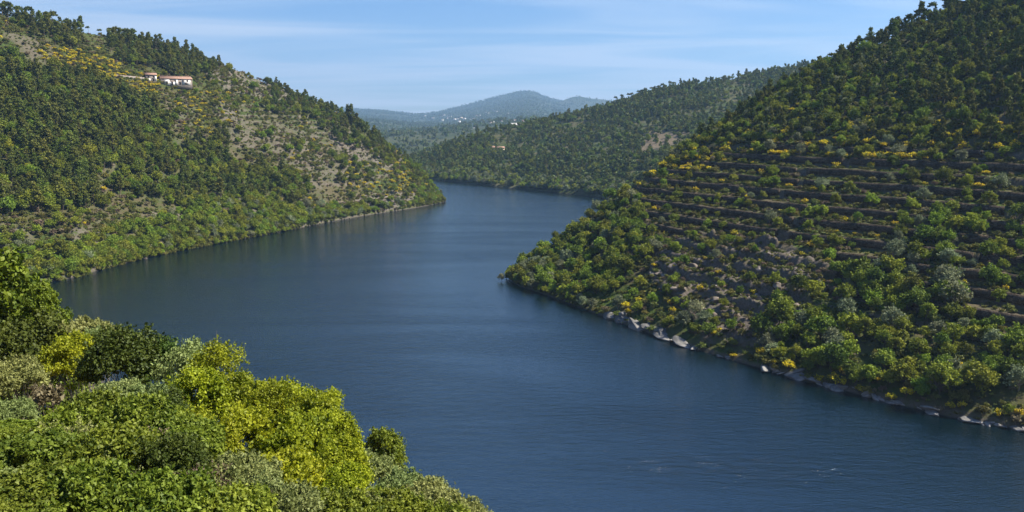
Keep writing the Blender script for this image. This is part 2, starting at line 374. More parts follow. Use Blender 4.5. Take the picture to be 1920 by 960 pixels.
for poly in [[(430, 240), (520, 230), (600, 260), (560, 290), (460, 280)], [(540, 300), (640, 300), (680, 350), (560, 345)], [(310, 180), (350, 175), (370, 240), (320, 240)], [(0, 60), (60, 75), (120, 120), (40, 110)], [(190, 300), (215, 290), (210, 330)], [(620, 210), (660, 240), (640, 270)]]: paint(left, 'rocky', poly, .55)
TM_L = terrainmat('hillside earth and grass', (.085, .062, .040), (.052, .078, .015), (.066, .074, .022), (.17, .145, .12))
finish(left, TM_L)
# ---- right hill
RS = [water_at(*p) for p in [(946, 523), (985, 541), (1050, 563), (1130, 594), (1240, 634), (1400, 684), (1600, 738), (1800, 787), (1920, 808), (2080, 840)]] + [np.array([185, 150, 0]), np.array([230, 80, 0])]
RR = [at(*p) for p in [(972, 505, 446), (1022, 468, 456), (1085, 425, 464), (1185, 350, 476), (1290, 275, 497), (1395, 215, 506), (1495, 150, 512), (1620, 95, 512), (1770, 22, 508), (1950, -60, 495)]] + \
     [np.array([410, 430, 205]), np.array([480, 360, 225])]
right = loft('right_hillside', RS, RR, 1.25, .72, PROF, back=.35, amp=3.6, amp_wl=90, noise_seed=11, fine=.55)
RT = [(1130, 330), (1230, 285), (1500, 262), (1800, 268), (1990, 300), (1990, 720), (1860, 640), (1700, 620), (1500, 610), (1390, 600), (1220, 500), (1190, 420)]
paint(right, 'terr', RT, 1.0, 5); right.terr *= np.clip(.75+1.6*fbm(right.XY[..., 0], right.XY[..., 1], 60, 2, 88)+1.2*(1-smooth(1550, 1750, pxpy(right)[0])), .3, 1)
right.terr = blur(right.terr, 6)
right.terr = np.maximum(right.terr, .35*smooth(.15, .3, right.v)*(1-smooth(.8, .95, right.v)))
zsmooth = right.z.copy()
terraces(right, 4.9)
for poly in [[(1230, 470), (1330, 440), (1450, 450), (1560, 490), (1500, 600), (1440, 650), (1330, 640), (1260, 560), (1215, 520)]]:
    paint(right, 'rocky', poly, 1.0); 
right.terr *= (1-.6*blur(right.rocky, 5))
for poly in [[(1190, 330), (1480, 340), (1500, 480), (1400, 640), (1220, 520)], [(1780, 420), (1920, 430), (1920, 620), (1790, 600)]]:
    paint(right, 'bare', poly, .6)
TM_R = terrainmat('terraced slope earth', (.085, .062, .043), (.065, .095, .016), (.085, .085, .030), (.155, .13, .108))
finish(right, TM_R)
# ---- wooded ridge beyond the bend
MS = [water_at(*p) for p in [(640, 322), (740, 328), (800, 335), (850, 341), (900, 346), (950, 352), (1000, 357), (1060, 363), (1120, 370), (1200, 378)]] + [np.array([330, 800, 0]), np.array([560, 720, 0])]
MR = [at(*p) for p in [(690, 318, 1500), (775, 300, 1480), (830, 277, 1460), (900, 252, 1450), (965, 240, 1450), (1030, 226, 1450), (1110, 206, 1450), (1190, 184, 1440), (1290, 158, 1430), (1400, 144, 1420), (1500, 127, 1400), (1750, 70, 1300)]]
mid = loft('wooded_ridge', MS, MR, 5, 4, PROF, back=.4, amp=13, amp_wl=150, noise_seed=23, fine=1.2)
paint(mid, 'bare', [(1210, 250), (1290, 245), (1280, 268), (1200, 285), (1190, 275)], 1, 3)
TM_M = terrainmat('wooded ridge ground', (.11, .085, .06), (.05, .075, .02), (.08, .085, .03), (.12, .11, .09), .5)
finish(mid, TM_M)
# ---- far hills
FPROF = [(0, 0), (.05, .03), (.25, .15), (.5, .35), (.75, .65), (1, 1)]
FS = [at(x, 300, 1750)*np.array([1, 1, 0])+np.array([0, 0, -2]) for x in (250, 500, 620, 700, 780, 850, 920, 980, 1050, 1120, 1250, 1500)]
FR = [at(p[0], p[1], p[2]*2.6) for p in [(200, 190, 4300), (500, 195, 4300), (640, 203, 4300), (700, 206, 4250), (765, 214, 4200), (805, 213, 4200), (865, 200, 4350), (930, 183, 4500), (990, 171, 4600), (1040, 186, 4600), (1160, 205, 4600), (1500, 220, 4600)]]
far = loft('far_hills', FS, FR, 30, 24, FPROF, back=.08, amp=62, amp_wl=1250, noise_seed=37, fine=9)
0 and paint(far, 'bare', [(790, 212), (1000, 208), (1040, 245), (900, 250), (780, 240)], .45, 4)
TM_F = terrainmat('far hill fields and woods', (.075, .07, .04), (.035, .055, .018), (.05, .065, .024), (.10, .095, .08), .065, far=True)
finish(far, TM_F)
F2S = [at(x, 262, 7200)*np.array([1, 1, 0])+np.array([0, 0, 10]) for x in (1000, 1060, 1120, 1200, 1400)]
F2R = [at(p[0], p[1], p[2]*2.6) for p in [(985, 222, 3500), (1035, 200, 3700), (1080, 184, 3800), (1130, 190, 3800), (1400, 215, 3800)]]
far2 = loft('far_spur', F2S, F2R, 30, 24, FPROF, back=.2, amp=30, amp_wl=800, noise_seed=41, fine=4)
far2.z += 20
finish(far2, TM_F)
# ---- near bank the camera looks down from
def bank_z(x, y):
    x = np.asarray(x, float); y = np.asarray(y, float)
    r = np.hypot(x, np.maximum(y, 0))
    z = 80.8 - .56*y - .42*x
    z = z - .16*np.clip(r-58, 0, None)*smooth(-.95, -.45, x/(np.abs(y)+1))
    z = z - .7*np.clip(r-200, 0, None)
    z = z + .55*fbm(x, y, 9, 3, 61) + 1.2*fbm(x, y, 30, 2, 71)*smooth(8, 40, r)
    return np.minimum(z, 150+.1*z)
gx = np.concatenate([np.arange(-420, -70, 5), np.arange(-70, 70, .8), np.arange(70, 176, 5)]); gy = np.concatenate([np.arange(-120, -10, 5), np.arange(-10, 75, .8), np.arange(75, 420, 5)])
X, Y = np.meshgrid(gx, gy, indexing='ij'); Z = np.maximum(bank_z(X, Y), -8)
i = np.arange(X.size).reshape(X.shape)
Fq = np.stack([i[:-1, :-1], i[1:, :-1], i[1:, 1:], i[:-1, 1:]], -1).reshape(-1, 4)
me = mesh_np('near_bank', np.stack([X, Y, Z], -1).reshape(-1, 3), Fq, [terrainmat('near bank earth', (.17, .115, .08), (.10, .13, .03), (.16, .13, .07), (.26, .22, .19), 3.0)], smooth_shade=True)
for nm, val in (('rocky', 0.0), ('bare', .7)):
    a = me.attributes.new(nm, 'FLOAT', 'POINT'); a.data.foreach_set('value', np.full(X.size, val, np.float32))
tag(link('near_bank', me), kind='structure')

# ---- river
def watermat():
    m, n, l = newmat('river water')
    geo = N(n, 'ShaderNodeNewGeometry')
    def noise(sc3, sc, det, rough=.55, dist=0, rot=0):
        mp_ = N(n, 'ShaderNodeMapping'); l.new(geo.outputs['Position'], mp_.inputs[0]); mp_.inputs['Scale'].default_value = sc3; mp_.inputs['Rotation'].default_value = (0, 0, rot)
        x = N(n, 'ShaderNodeTexNoise'); x.inputs['Scale'].default_value = sc; x.inputs['Detail'].default_value = det; x.inputs['Roughness'].default_value = rough; x.inputs['Distortion'].default_value = dist
        l.new(mp_.outputs[0], x.inputs['Vector']); return x.outputs[0]
    a = noise((.38, 1, 1), .42, 7, .62, .4, R(8)); b = noise((.5, 1, 1), 1.7, 4, .6, .3, R(-12)); c = noise((.12, .6, 1), .045, 4, .55, .8, R(14))
    p = N(n, 'ShaderNodeBsdfPrincipled')
    p.inputs['Base Color'].default_value = (.0010, .0065, .0095, 1); p.inputs['IOR'].default_value = 2.6
    mr_ = N(n, 'ShaderNodeMapRange'); l.new(c, mr_.inputs[0]); mr_.inputs[1].default_value = .40; mr_.inputs[2].default_value = .62; mr_.inputs[3].default_value = .3; mr_.inputs[4].default_value = 1.0
    wa = N(n, 'ShaderNodeAttribute'); wa.attribute_name = 'wind'
    wm = N(n, 'ShaderNodeMapRange'); l.new(wa.outputs['Fac'], wm.inputs[0]); wm.inputs[3].default_value = .38; wm.inputs[4].default_value = 1.25
    ws = N(n, 'ShaderNodeMath', operation='MULTIPLY'); l.new(mr_.outputs[0], ws.inputs[0]); l.new(wm.outputs[0], ws.inputs[1])
    rr = N(n, 'ShaderNodeMapRange'); l.new(ws.outputs[0], rr.inputs[0]); rr.inputs[1].default_value = .1; rr.inputs[2].default_value = 1.2; rr.inputs[3].default_value = .03; rr.inputs[4].default_value = .13; l.new(rr.outputs[0], p.inputs['Roughness'])
    b1 = N(n, 'ShaderNodeBump'); b1.inputs['Distance'].default_value = .55; l.new(ws.outputs[0], b1.inputs['Strength']); l.new(a, b1.inputs['Height'])
    b2 = N(n, 'ShaderNodeBump'); b2.inputs['Distance'].default_value = .25; b2.inputs['Strength'].default_value = .6; l.new(b, b2.inputs['Height']); l.new(b1.outputs[0], b2.inputs['Normal'])
    l.new(b2.outputs[0], p.inputs['Normal'])
    o = N(n, 'ShaderNodeOutputMaterial'); l.new(p.outputs[0], o.inputs[0])
    return m
rx = np.concatenate([[-9500, -4000, -1500], np.arange(-700, 901, 10), [1500, 4000, 9500]]).astype(float); ry = np.concatenate([[-900, -300], np.arange(0, 1501, 10), [2500, 6000, 17500]]).astype(float)
X, Y = np.meshgrid(rx, ry, indexing='ij'); i = np.arange(X.size).reshape(X.shape)
def bank_dist(P, pts, n=400):
    pts = np.array([p[:2] for p in pts]); c = np.r_[0, np.cumsum(np.linalg.norm(np.diff(pts, axis=0), axis=1))]; t = np.linspace(0, c[-1], n); q = np.c_[np.interp(t, c, pts[:, 0]), np.interp(t, c, pts[:, 1])]
    return np.sqrt(((P[:, None, :]-q[None])**2).sum(-1).min(1))
RP = np.c_[X.ravel(), Y.ravel()]; wob = 1+.5*fbm(RP[:, 0], RP[:, 1], 90, 3, 301)
dl, dr, dm = bank_dist(RP, LS), bank_dist(RP, RS), bank_dist(RP, MS)
wind = smooth(20, 130, dl*wob)*smooth(12, 80, dr*wob)*smooth(5, 60, dm*wob)
me = mesh_np('river', np.c_[RP, np.zeros(len(RP))], np.stack([i[:-1, :-1], i[1:, :-1], i[1:, 1:], i[:-1, 1:]], -1).reshape(-1, 4), [watermat()])
a = me.attributes.new('wind', 'FLOAT', 'POINT'); a.data.foreach_set('value', wind.astype(np.float32))
tag(link('river', me), kind='structure')

# ------------------------------------------------------------------ plants: mesh builders
def unit(a): return a/np.maximum(np.linalg.norm(a, axis=-1, keepdims=True), 1e-9)
def leaves(rg, C, Rad, n, size, elong=1.6, squash=.8, shell=.4, up=.35, sizevar=.4):
    w = Rad**2; w = w/w.sum(); k = rg.choice(len(C), n, p=w)
    d = unit(rg.normal(size=(n, 3))); rr = rg.random(n)**shell
    P = C[k] + d*rr[:, None]*Rad[k][:, None]*np.array([1, 1, squash])
    # leafy shoots that reach out of the clumps
    ns = max(8, n//26); sk = rg.choice(len(C), ns, p=w); sdv = unit(rg.normal(size=(ns, 3))+np.array([0, 0, .7])); m_ = rg.random(n) < .42; q_ = rg.integers(0, ns, n); tt_ = .55+.85*rg.random(n)
    PS = C[sk[q_]] + sdv[q_]*(tt_*Rad[sk[q_]])[:, None]*np.array([1, 1, (1+squash)/2]) + rg.normal(size=(n, 3))*(.09*Rad[sk[q_]])[:, None]
    P = np.where(m_[:, None], PS, P); k = np.where(m_, sk[q_], k)
    nr = unit(d*.7 + rg.normal(size=(n, 3))*.75 + np.array([0, 0, up]))
    t = unit(np.cross(nr, unit(rg.normal(size=(n, 3))))); b = np.cross(nr, t)
    s = size*(1-sizevar+2*sizevar*rg.random(n))[:, None]*.5
    V = np.stack([P-t*s*elong, P-b*s*.9+nr*s*.15, P+t*s*elong, P+b*s+nr*s*.2], 1).reshape(-1, 3)
    F = np.arange(4*n).reshape(n, 4)
    bl = rg.random(len(C))
    tint = np.clip(.55*bl[k]+.6*rg.random(n)-.05, 0, 1)
    return V, F, tint, d, rr, k
def tube(p0, p1, r0, r1, sides=5, segs=3, bend=None, rg=None):
    p0 = np.array(p0, float); p1 = np.array(p1, float); ax = p1-p0; L = np.linalg.norm(ax); ax = ax/max(L, 1e-6)
    a = unit(np.cross(ax, [0.3, .9, .2])); b = np.cross(ax, a)
    ts = np.linspace(0, 1, segs+1); V = []
    bd = np.zeros(3) if rg is None else rg.normal(size=3)*L*.07
    for t in ts:
        c = p0+(p1-p0)*t + bd*math.sin(math.pi*t); r = r0+(r1-r0)*t
        for s in range(sides):
            th = 2*math.pi*s/sides; V.append(c+r*(a*math.cos(th)+b*math.sin(th)))
    F = [[j*sides+s, j*sides+(s+1) % sides, (j+1)*sides+(s+1) % sides, (j+1)*sides+s] for j in range(segs) for s in range(sides)]
    return np.array(V), np.array(F)
def joinVF(parts):
    Vs, Fs, o = [], [], 0
    for V, F in parts:
        Vs.append(V); Fs.append(F+o); o += len(V)
    return np.concatenate(Vs), np.concatenate(Fs)
KIND = {}
def plant(kind, seed, H, Wd, form, nleaf, lsize, leaf, bark='bark', nblob=18, blobr=.3, trunk=.06, elong=1.5, squash=.8, flower=None, limbs=True, shell=.4, up=.35, bare=.35):
    """one kind of plant at real size: foliage mesh, stem mesh and both joined"""
    rg = np.random.default_rng(seed)
    C, Rd = [], []
    top = H
    for i in range(nblob):
        if form == 'round':
            d = unit(rg.normal(size=3)); d[2] = abs(d[2])*1.1-.35 if rg.random() < .8 else d[2]
            c = np.array([d[0]*Wd*.5*(1-blobr*.8), d[1]*Wd*.5*(1-blobr*.8), H*(bare+(1-bare)*.5)+d[2]*H*(1-bare)*.5*(1-blobr*.6)])*1.0
            if i < nblob//4: c = c*np.array([.4, .4, 1])
            r = Wd*.5*blobr*(.45+1.05*rg.random())
        elif form == 'pine':
            h = bare+(1-bare)*((i+.5)/nblob)
            w = Wd*.5*(math.sin(min(1, (h-bare)/(1-bare)*1.05+.22)*math.pi*.92)**.8)
            th = i*2.4+rg.random(); q = w*(.35+.65*rg.random())
            c = np.array([q*math.cos(th), q*math.sin(th), H*h]); r = Wd*.5*blobr*(.7+.6*rg.random())*(1-.3*h)
        elif form == 'cone':
            h = bare+(1-bare)*((i+.5)/nblob); w = Wd*.5*(1-(h-bare)/(1-bare))**.7+.1*Wd
            th = i*2.4+rg.random(); q = w*(.3+.6*rg.random())
            c = np.array([q*math.cos(th), q*math.sin(th), H*h*.95]); r = Wd*.5*blobr*(.7+.6*rg.random())*(1.1-.6*h)
        elif form == 'umbrella':
            th = i*2.4; q = Wd*.5*math.sqrt((i+.5)/nblob)*.85
            c = np.array([q*math.cos(th), q*math.sin(th), H*(.93-.16*(q/(Wd*.5))**2)+rg.normal()*H*.03]); r = Wd*.5*blobr*(.8+.5*rg.random())
        else:   # bush: a low mound of stems
            th = rg.random()*6.283; q = Wd*.5*math.sqrt(rg.random())*(1-blobr*.5)
            c = np.array([q*math.cos(th), q*math.sin(th), H*(.25+.6*math.sqrt(max(0, 1-(q/(Wd*.5))**2))*(.55+.45*rg.random()))]); r = Wd*.5*blobr*(.7+.6*rg.random())
        C.append(c); Rd.append(r)
    C = np.array(C); Rd = np.array(Rd)
    V, F, tint, d, rr, kk = leaves(rg, C, Rd, nleaf, lsize, elong, squash, shell, up)
    fm = np.zeros(len(F), int)
    mats = [M[leaf], M[bark]]
    if flower:
        ft = V[F].mean(1); out = (rr > .55) & (ft[:, 2] > H*.3) & (rg.random(len(F)) < flower*(.4+1.2*rg.random(len(C))[kk]))
        fm[out] = 2; mats.append(M['flower'])
    crown = mesh_np(kind+' crown', V, F, mats, fm, tint)
    parts = []
    tr = max(.02, trunk*H*.5)
    if form in ('pine', 'cone', 'umbrella'):
        lean = rg.normal(size=2)*H*.02
        parts.append(tube((0, 0, -.6), (lean[0], lean[1], H*.93), tr, tr*.25, 6, 4, rg=rg))
        for c in C[::1 if nblob < 26 else 2]:
            zb = max(H*bare*.8, c[2]-.25*np.hypot(c[0], c[1])); parts.append(tube((lean[0]*zb/H, lean[1]*zb/H, zb), c, tr*.35, tr*.1, 4, 2, rg=rg))
    elif form == 'round':
        fk = np.array([rg.normal()*.03*H, rg.normal()*.03*H, H*bare*1.05])
        parts.append(tube((0, 0, -.6), fk, tr, tr*.75, 6, 3, rg=rg))
        for c in C[::1 if nblob < 26 else 2]: parts.append(tube(fk, c+np.array([0, 0, Rd.mean()*.5]), tr*.45, tr*.1, 4, 3, rg=rg))
    else:
        for c in C[::1 if nblob < 26 else 2]: parts.append(tube((rg.normal()*.05*Wd, rg.normal()*.05*Wd, -.3), c+np.array([0, 0, Rd.mean()*.6]), tr, tr*.25, 4, 3, rg=rg))
    TV, TF = joinVF(parts)
    stem = mesh_np(kind+' stem', TV, TF, [M[bark]], smooth_shade=True)
    JV = np.concatenate([V, TV]); JF = np.concatenate([F, TF+len(V)])
    joined = mesh_np(kind, JV, JF, mats, np.concatenate([fm, np.ones(len(TF), int)]), np.concatenate([tint, np.zeros(len(TF))]))
    KIND.setdefault(kind, []).append((crown, stem, joined, H, Wd))
for s in range(4):
    plant('pine', 100+s, 11.5, 5.2, 'pine', 2000, .46, 'pine', nblob=19, blobr=.46, trunk=.042, bare=.38, squash=.65, elong=1.3)
for s in range(3):
    plant('umbrella_pine', 120+s, 10.5, 6.0, 'umbrella', 1100, .50, 'pine', nblob=12, blobr=.36, trunk=.04, bare=.6, squash=.6, elong=1.3)
for s in range(4):
    plant('oak', 140+s, 8.0, 7.4, 'round', 2800, .40, 'oak', nblob=32, blobr=.33, trunk=.05, bare=.18)
for s in range(3):
    plant('green_tree', 160+s, 6.0, 5.6, 'round', 2300, .35, 'green', nblob=28, blobr=.32, trunk=.05, bare=.14)
for s in range(3):
    plant('willow', 180+s, 7.0, 6.6, 'round', 2300, .31, 'grey', bark='barklight', nblob=28, blobr=.32, trunk=.05, bare=.2)
for s in range(4):
    plant('bush', 200+s, 2.5, 3.6, 'bush', 620, .34, 'scrub', nblob=10, blobr=.42, trunk=.03)
for s in range(3):
    plant('broom', 220+s, 2.7, 3.6, 'bush', 700, .30, 'scrub', nblob=14, blobr=.34, trunk=.03, flower=.72)
for s in range(2):
    plant('dry_bush', 240+s, 1.9, 2.8, 'bush', 420, .26, 'dry', bark='barklight', nblob=8, blobr=.40, trunk=.03, elong=2.4)
for s in range(3):
    plant('low_scrub', 260+s, .9, 2.0, 'bush', 170, .30, 'scrub', nblob=6, blobr=.45, trunk=.03)
for s in range(2):
    plant('far_tree', 280+s, 9.0, 7.5, 'round', 240, 1.15, 'farleaf', nblob=10, blobr=.5, trunk=.04, bare=.15)
plant('far_tree', 283, 11.0, 6.0, 'pine', 240, 1.1, 'farleaf', nblob=10, blobr=.5, trunk=.04, bare=.3)
print('protos done')

# ------------------------------------------------------------------ instancing of uncountable stuff
def scatter_stuff(name, label, cat, kinds, pts, scl, rot, idx):
    """one object: points that a geometry-nodes tree turns into plants"""
    coll = bpy.data.collections.new(name+' plants')
    k = 0
    for kd in kinds:
        for (c, s_, j, H_, W_) in KIND[kd]:
            coll.objects.link(bpy.data.objects.new('plant%03d' % k, j)); k += 1
    me = bpy.data.meshes.new(name); me.vertices.add(len(pts)); me.vertices.foreach_set('co', np.asarray(pts, np.float32).ravel())
    a = me.attributes.new('scl', 'FLOAT_VECTOR', 'POINT'); a.data.foreach_set('vector', np.asarray(scl, np.float32).ravel())
    a = me.attributes.new('rot', 'FLOAT_VECTOR', 'POINT'); a.data.foreach_set('vector', np.asarray(rot, np.float32).ravel())
    a = me.attributes.new('idx', 'INT', 'POINT'); a.data.foreach_set('value', np.asarray(idx, np.int32))
    ng = bpy.data.node_groups.new(name+' scatter', 'GeometryNodeTree')
    ng.interface.new_socket('Geometry', in_out='INPUT', socket_type='NodeSocketGeometry'); ng.interface.new_socket('Geometry', in_out='OUTPUT', socket_type='NodeSocketGeometry')
    n, l = ng.nodes, ng.links
    gi = n.new('NodeGroupInput'); go = n.new('NodeGroupOutput')
    ci = n.new('GeometryNodeCollectionInfo'); ci.inputs['Collection'].default_value = coll; ci.inputs['Separate Children'].default_value = True; ci.inputs['Reset Children'].default_value = True
    ip = n.new('GeometryNodeInstanceOnPoints'); ip.inputs['Pick Instance'].default_value = True
    def na(nm, t):
        x = n.new('GeometryNodeInputNamedAttribute'); x.data_type = t; x.inputs['Name'].default_value = nm
        return [o for o in x.outputs if o.enabled and o.name == 'Attribute'][0]
    l.new(gi.outputs[0], ip.inputs['Points']); l.new(ci.outputs[0], ip.inputs['Instance'])
    l.new(na('idx', 'INT'), ip.inputs['Instance Index'])
    er = n.new('FunctionNodeEulerToRotation'); l.new(na('rot', 'FLOAT_VECTOR'), er.inputs[0]); l.new(er.outputs[0], ip.inputs['Rotation'])
    l.new(na('scl', 'FLOAT_VECTOR'), ip.inputs['Scale']); l.new(ip.outputs[0], go.inputs[0])
    o = link(name, me); md = o.modifiers.new('scatter', 'NODES'); md.node_group = ng
    tag(o, label, cat, kind='stuff')
    return o

# ------------------------------------------------------------------ where plants stand
PLANTS = []      # (hill, kind, point, scale, px, py, dep)
occupied = {}
def free(P, r, cell=3.0):
    cx_, cy_ = int(P[0]//cell), int(P[1]//cell)
    m = int(r//cell)+1
    for a in range(cx_-m, cx_+m+1):
        for b in range(cy_-m, cy_+m+1):
            for (x, y, q) in occupied.get((a, b), ()):
                if (x-P[0])**2+(y-P[1])**2 < (r*.5+q*.5)**2: return False
    return True
def occupy(P, r, cell=3.0): occupied.setdefault((int(P[0]//cell), int(P[1]//cell)), []).append((P[0], P[1], r))
def sow(H, hn, poly, mix, n, smin=.75, smax=1.2, spacing=1.0, vmax=1.06, clump=None, edge=12, avoid_terr=False):
    """n plants of the kinds in mix over the ground seen inside the outline"""
    area = np.abs(np.gradient(H.XY[..., 0], axis=0)*np.gradient(H.XY[..., 1], axis=1)-np.gradient(H.XY[..., 1], axis=0)*np.gradient(H.XY[..., 0], axis=1))
    x, y = H.XY[..., 0], H.XY[..., 1]
    k = (H.v > .001) & (H.v < vmax) & (H.z > .12)
    jx = edge*fbm(x, y, 30, 2, 19); jy = edge*fbm(x, y, 30, 2, 29)
    if poly is not None: k &= inpoly(H.px+jx, H.py+jy, poly)
    w = area*k
    if clump: w = w*smooth(.5-clump*.5, .5+clump*.35, .5+.5*fbm(x, y, 28, 3, int(clump*100)+7))
    if avoid_terr and hasattr(H, 'phase'):
        t = H.phase-np.floor(H.phase); w = w*np.where((t > .58) & (t < .86) & (H.terr > .6), .06, 1)
    s = w.sum()
    if s <= 0: return
    w = (w/s).ravel(); idx = rng.choice(w.size, min(int(n*1.6), int((w > 0).sum())), replace=False, p=w)
    kinds = list(mix); pr = np.array([mix[q] for q in kinds], float); pr /= pr.sum()
    cnt = 0
    for q in idx:
        if cnt >= n: break
        P = H.P.reshape(-1, 3)[q]; kd = kinds[rng.choice(len(kinds), p=pr)]
        sc = smin+(smax-smin)*rng.random()**1.3
        wd = KIND[kd][0][4]*sc*spacing*.62
        if wd > .9 and not free(P, wd): continue
        if wd > .9: occupy(P, wd)
        PLANTS.append((hn, kd, P.copy(), sc, H.px.ravel()[q], H.py.ravel()[q], H.dep.ravel()[q])); cnt += 1

ALL = [(-200, -300), (2200, -300), (2200, 1100), (-200, 1100)]
# left hill
sow(left, 'left', [(-60, -20), (60, 25), (150, 60), (160, 95), (100, 90), (0, 40), (-60, 20)], {'pine': 5, 'oak': 1}, 60, .8, 1.25)
sow(left, 'left', [(200, 50), (250, 60), (330, 80), (350, 100), (420, 130), (400, 165), (300, 130), (215, 120)], {'pine': 6, 'oak': 1}, 210, .8, 1.25, .85)
sow(left, 'left', [(-100, 60), (60, 130), (180, 150), (290, 190), (320, 250), (300, 300), (180, 330), (190, 400), (0, 400), (-100, 400)], {'pine': 5, 'oak': 3, 'green_tree': .8}, 1600, .5, 1.4, .72)
sow(left, 'left', [(500, 160), (650, 200), (740, 290), (640, 270), (560, 215), (500, 200)], {'pine': 4, 'oak': 3, 'green_tree': 1}, 230, .7, 1.1, .8)
sow(left, 'left', [(690, 250), (850, 350), (840, 385), (770, 345), (700, 300)], {'oak': 3, 'pine': 1, 'green_tree': 1}, 130, .5, .9, .8)
sow(left, 'left', [(770, 355), (838, 350), (838, 385), (780, 392)], {'green_tree': 3, 'oak': 3}, 60, .7, 1.0, .8)
sow(left, 'left', [(620, 295), (680, 300), (700, 340), (640, 345)], {'oak': 3, 'pine': 1}, 26, .8, 1.1)
sow(left, 'left', [(210, 300), (300, 290), (420, 260), (450, 320), (560, 330), (590, 360), (540, 390), (440, 385), (360, 390), (210, 360)], {'pine': 3, 'oak': 4, 'green_tree': 1}, 330, .75, 1.2, .8)
sow(left, 'left', [(0, 440), (110, 470), (330, 400), (440, 385), (560, 385), (700, 385), (760, 375), (700, 405), (560, 430), (450, 452), (450, 470), (300, 500), (200, 525), (100, 560), (-50, 560)], {'green_tree': 3, 'oak': 3, 'willow': 1.3}, 520, .6, 1.15, .7)
sow(left, 'left', [(60, 80), (140, 100), (250, 130), (300, 150), (290, 180), (180, 150), (80, 110)], {'broom': 3, 'bush': 3}, 240, .8, 1.3, .8)
sow(left, 'left', [(330, 165), (420, 190), (450, 240), (380, 240), (330, 215)], {'broom': 1.2, 'bush': 3, 'oak': .4}, 120, .8, 1.2)
sow(left, 'left', [(640, 295), (760, 300), (790, 340), (760, 370), (700, 360), (640, 340)], {'broom': 3.5, 'bush': 2}, 95, .9, 1.4)
sow(left, 'left', ALL, {'bush': 6, 'green_tree': .5, 'broom': .45, 'dry_bush': 1.0, 'oak': .25}, 4200, .6, 1.3, .8, clump=.35)
sow(left, 'left', ALL, {'low_scrub': 6, 'dry_bush': .9}, 9500, .6, 1.6, 0)
# right hill
sow(right, 'right', [(940, 540), (960, 480), (1060, 410), (1160, 360), (1210, 400), (1230, 470), (1200, 520), (1120, 560), (1000, 545)], {'oak': 4, 'green_tree': 3.5, 'willow': 1.2, 'broom': .4, 'bush': 1.5}, 330, .45, 1.2, .65)
sow(right, 'right', [(1240, 610), (1040, 560), (1120, 540), (1210, 520), (1300, 570), (1390, 620), (1380, 660)], {'bush': 3, 'green_tree': 1.6, 'willow': .4, 'broom': .6}, 60, .7, 1.1)
sow(right, 'right', [(1440, 590), (1500, 520), (1640, 500), (1700, 430), (1840, 420), (1800, 600), (1930, 640), (1930, 780), (1800, 760), (1600, 720), (1420, 670)], {'green_tree': 5, 'oak': 3, 'willow': 1.2, 'bush': 2}, 260, .45, 1.3, .65)
sow(right, 'right', [(1430, 660), (1600, 700), (1760, 740), (1900, 780), (1800, 790), (1600, 740), (1400, 690)], {'broom': 3, 'green_tree': 1, 'bush': 3}, 60, .8, 1.2)
sow(right, 'right', [(1640, 300), (1990, 300), (1990, 640), (1700, 560)], {'green_tree': 3, 'oak': 2, 'bush': 2, 'willow': 1, 'broom': .5}, 70, .5, 1.05)
sow(right, 'right', [(1850, 480), (1990, 480), (1990, 560), (1850, 560)], {'green_tree': 1, 'oak': 1}, 8, .8, 1.1)
sow(right, 'right', [(1440, 400), (1620, 400), (1680, 440), (1560, 470), (1450, 450)], {'bush': 2, 'green_tree': 1, 'dry_bush': .6}, 26, .6, 1.0)
sow(right, 'right', [(1600, 60), (2000, -100), (2000, 290), (1800, 280), (1640, 200), (1500, 130)], {'pine': 5, 'oak': 2, 'green_tree': 1.4, 'bush': 1, 'broom': .5}, 760, .45, 1.1, .72)
sow(right, 'right', [(1330, 250), (1500, 130), (1600, 80), (1660, 200), (1800, 270), (1500, 262), (1330, 280), (1220, 300)], {'oak': 2, 'pine': 1.3, 'green_tree': 2.2, 'willow': .8, 'broom': .9, 'bush': 2}, 620, .5, .9, .75)
sow(right, 'right', [(1180, 340), (1300, 250), (1420, 225), (1920, 230), (1920, 300), (1500, 300), (1220, 330)], {'broom': 3, 'bush': 2.5, 'green_tree': .8, 'willow': .5}, 330, .8, 1.3, .8)
sow(right, 'right', [(1250, 255), (1330, 225), (1420, 180), (1500, 120), (1520, 140), (1400, 225), (1270, 275)], {'oak': 2, 'pine': 2, 'green_tree': 1}, 90, .6, .95, .8)
sow(right, 'right', [(1190, 330), (1480, 330), (1900, 340), (1920, 600), (1800, 600), (1500, 560), (1200, 480)], {'bush': 3, 'green_tree': .7, 'broom': .5, 'dry_bush': .8, 'willow': .2}, 300, .5, 1.0, 1.0, avoid_terr=True)
sow(right, 'right', ALL, {'bush': 5, 'green_tree': .5, 'broom': .8, 'dry_bush': .8}, 900, .5, 1.1, .9, clump=.4, avoid_terr=True)
sow(right, 'right', ALL, {'low_scrub': 6, 'dry_bush': .5}, 4200, .5, 1.3, 0, avoid_terr=True)
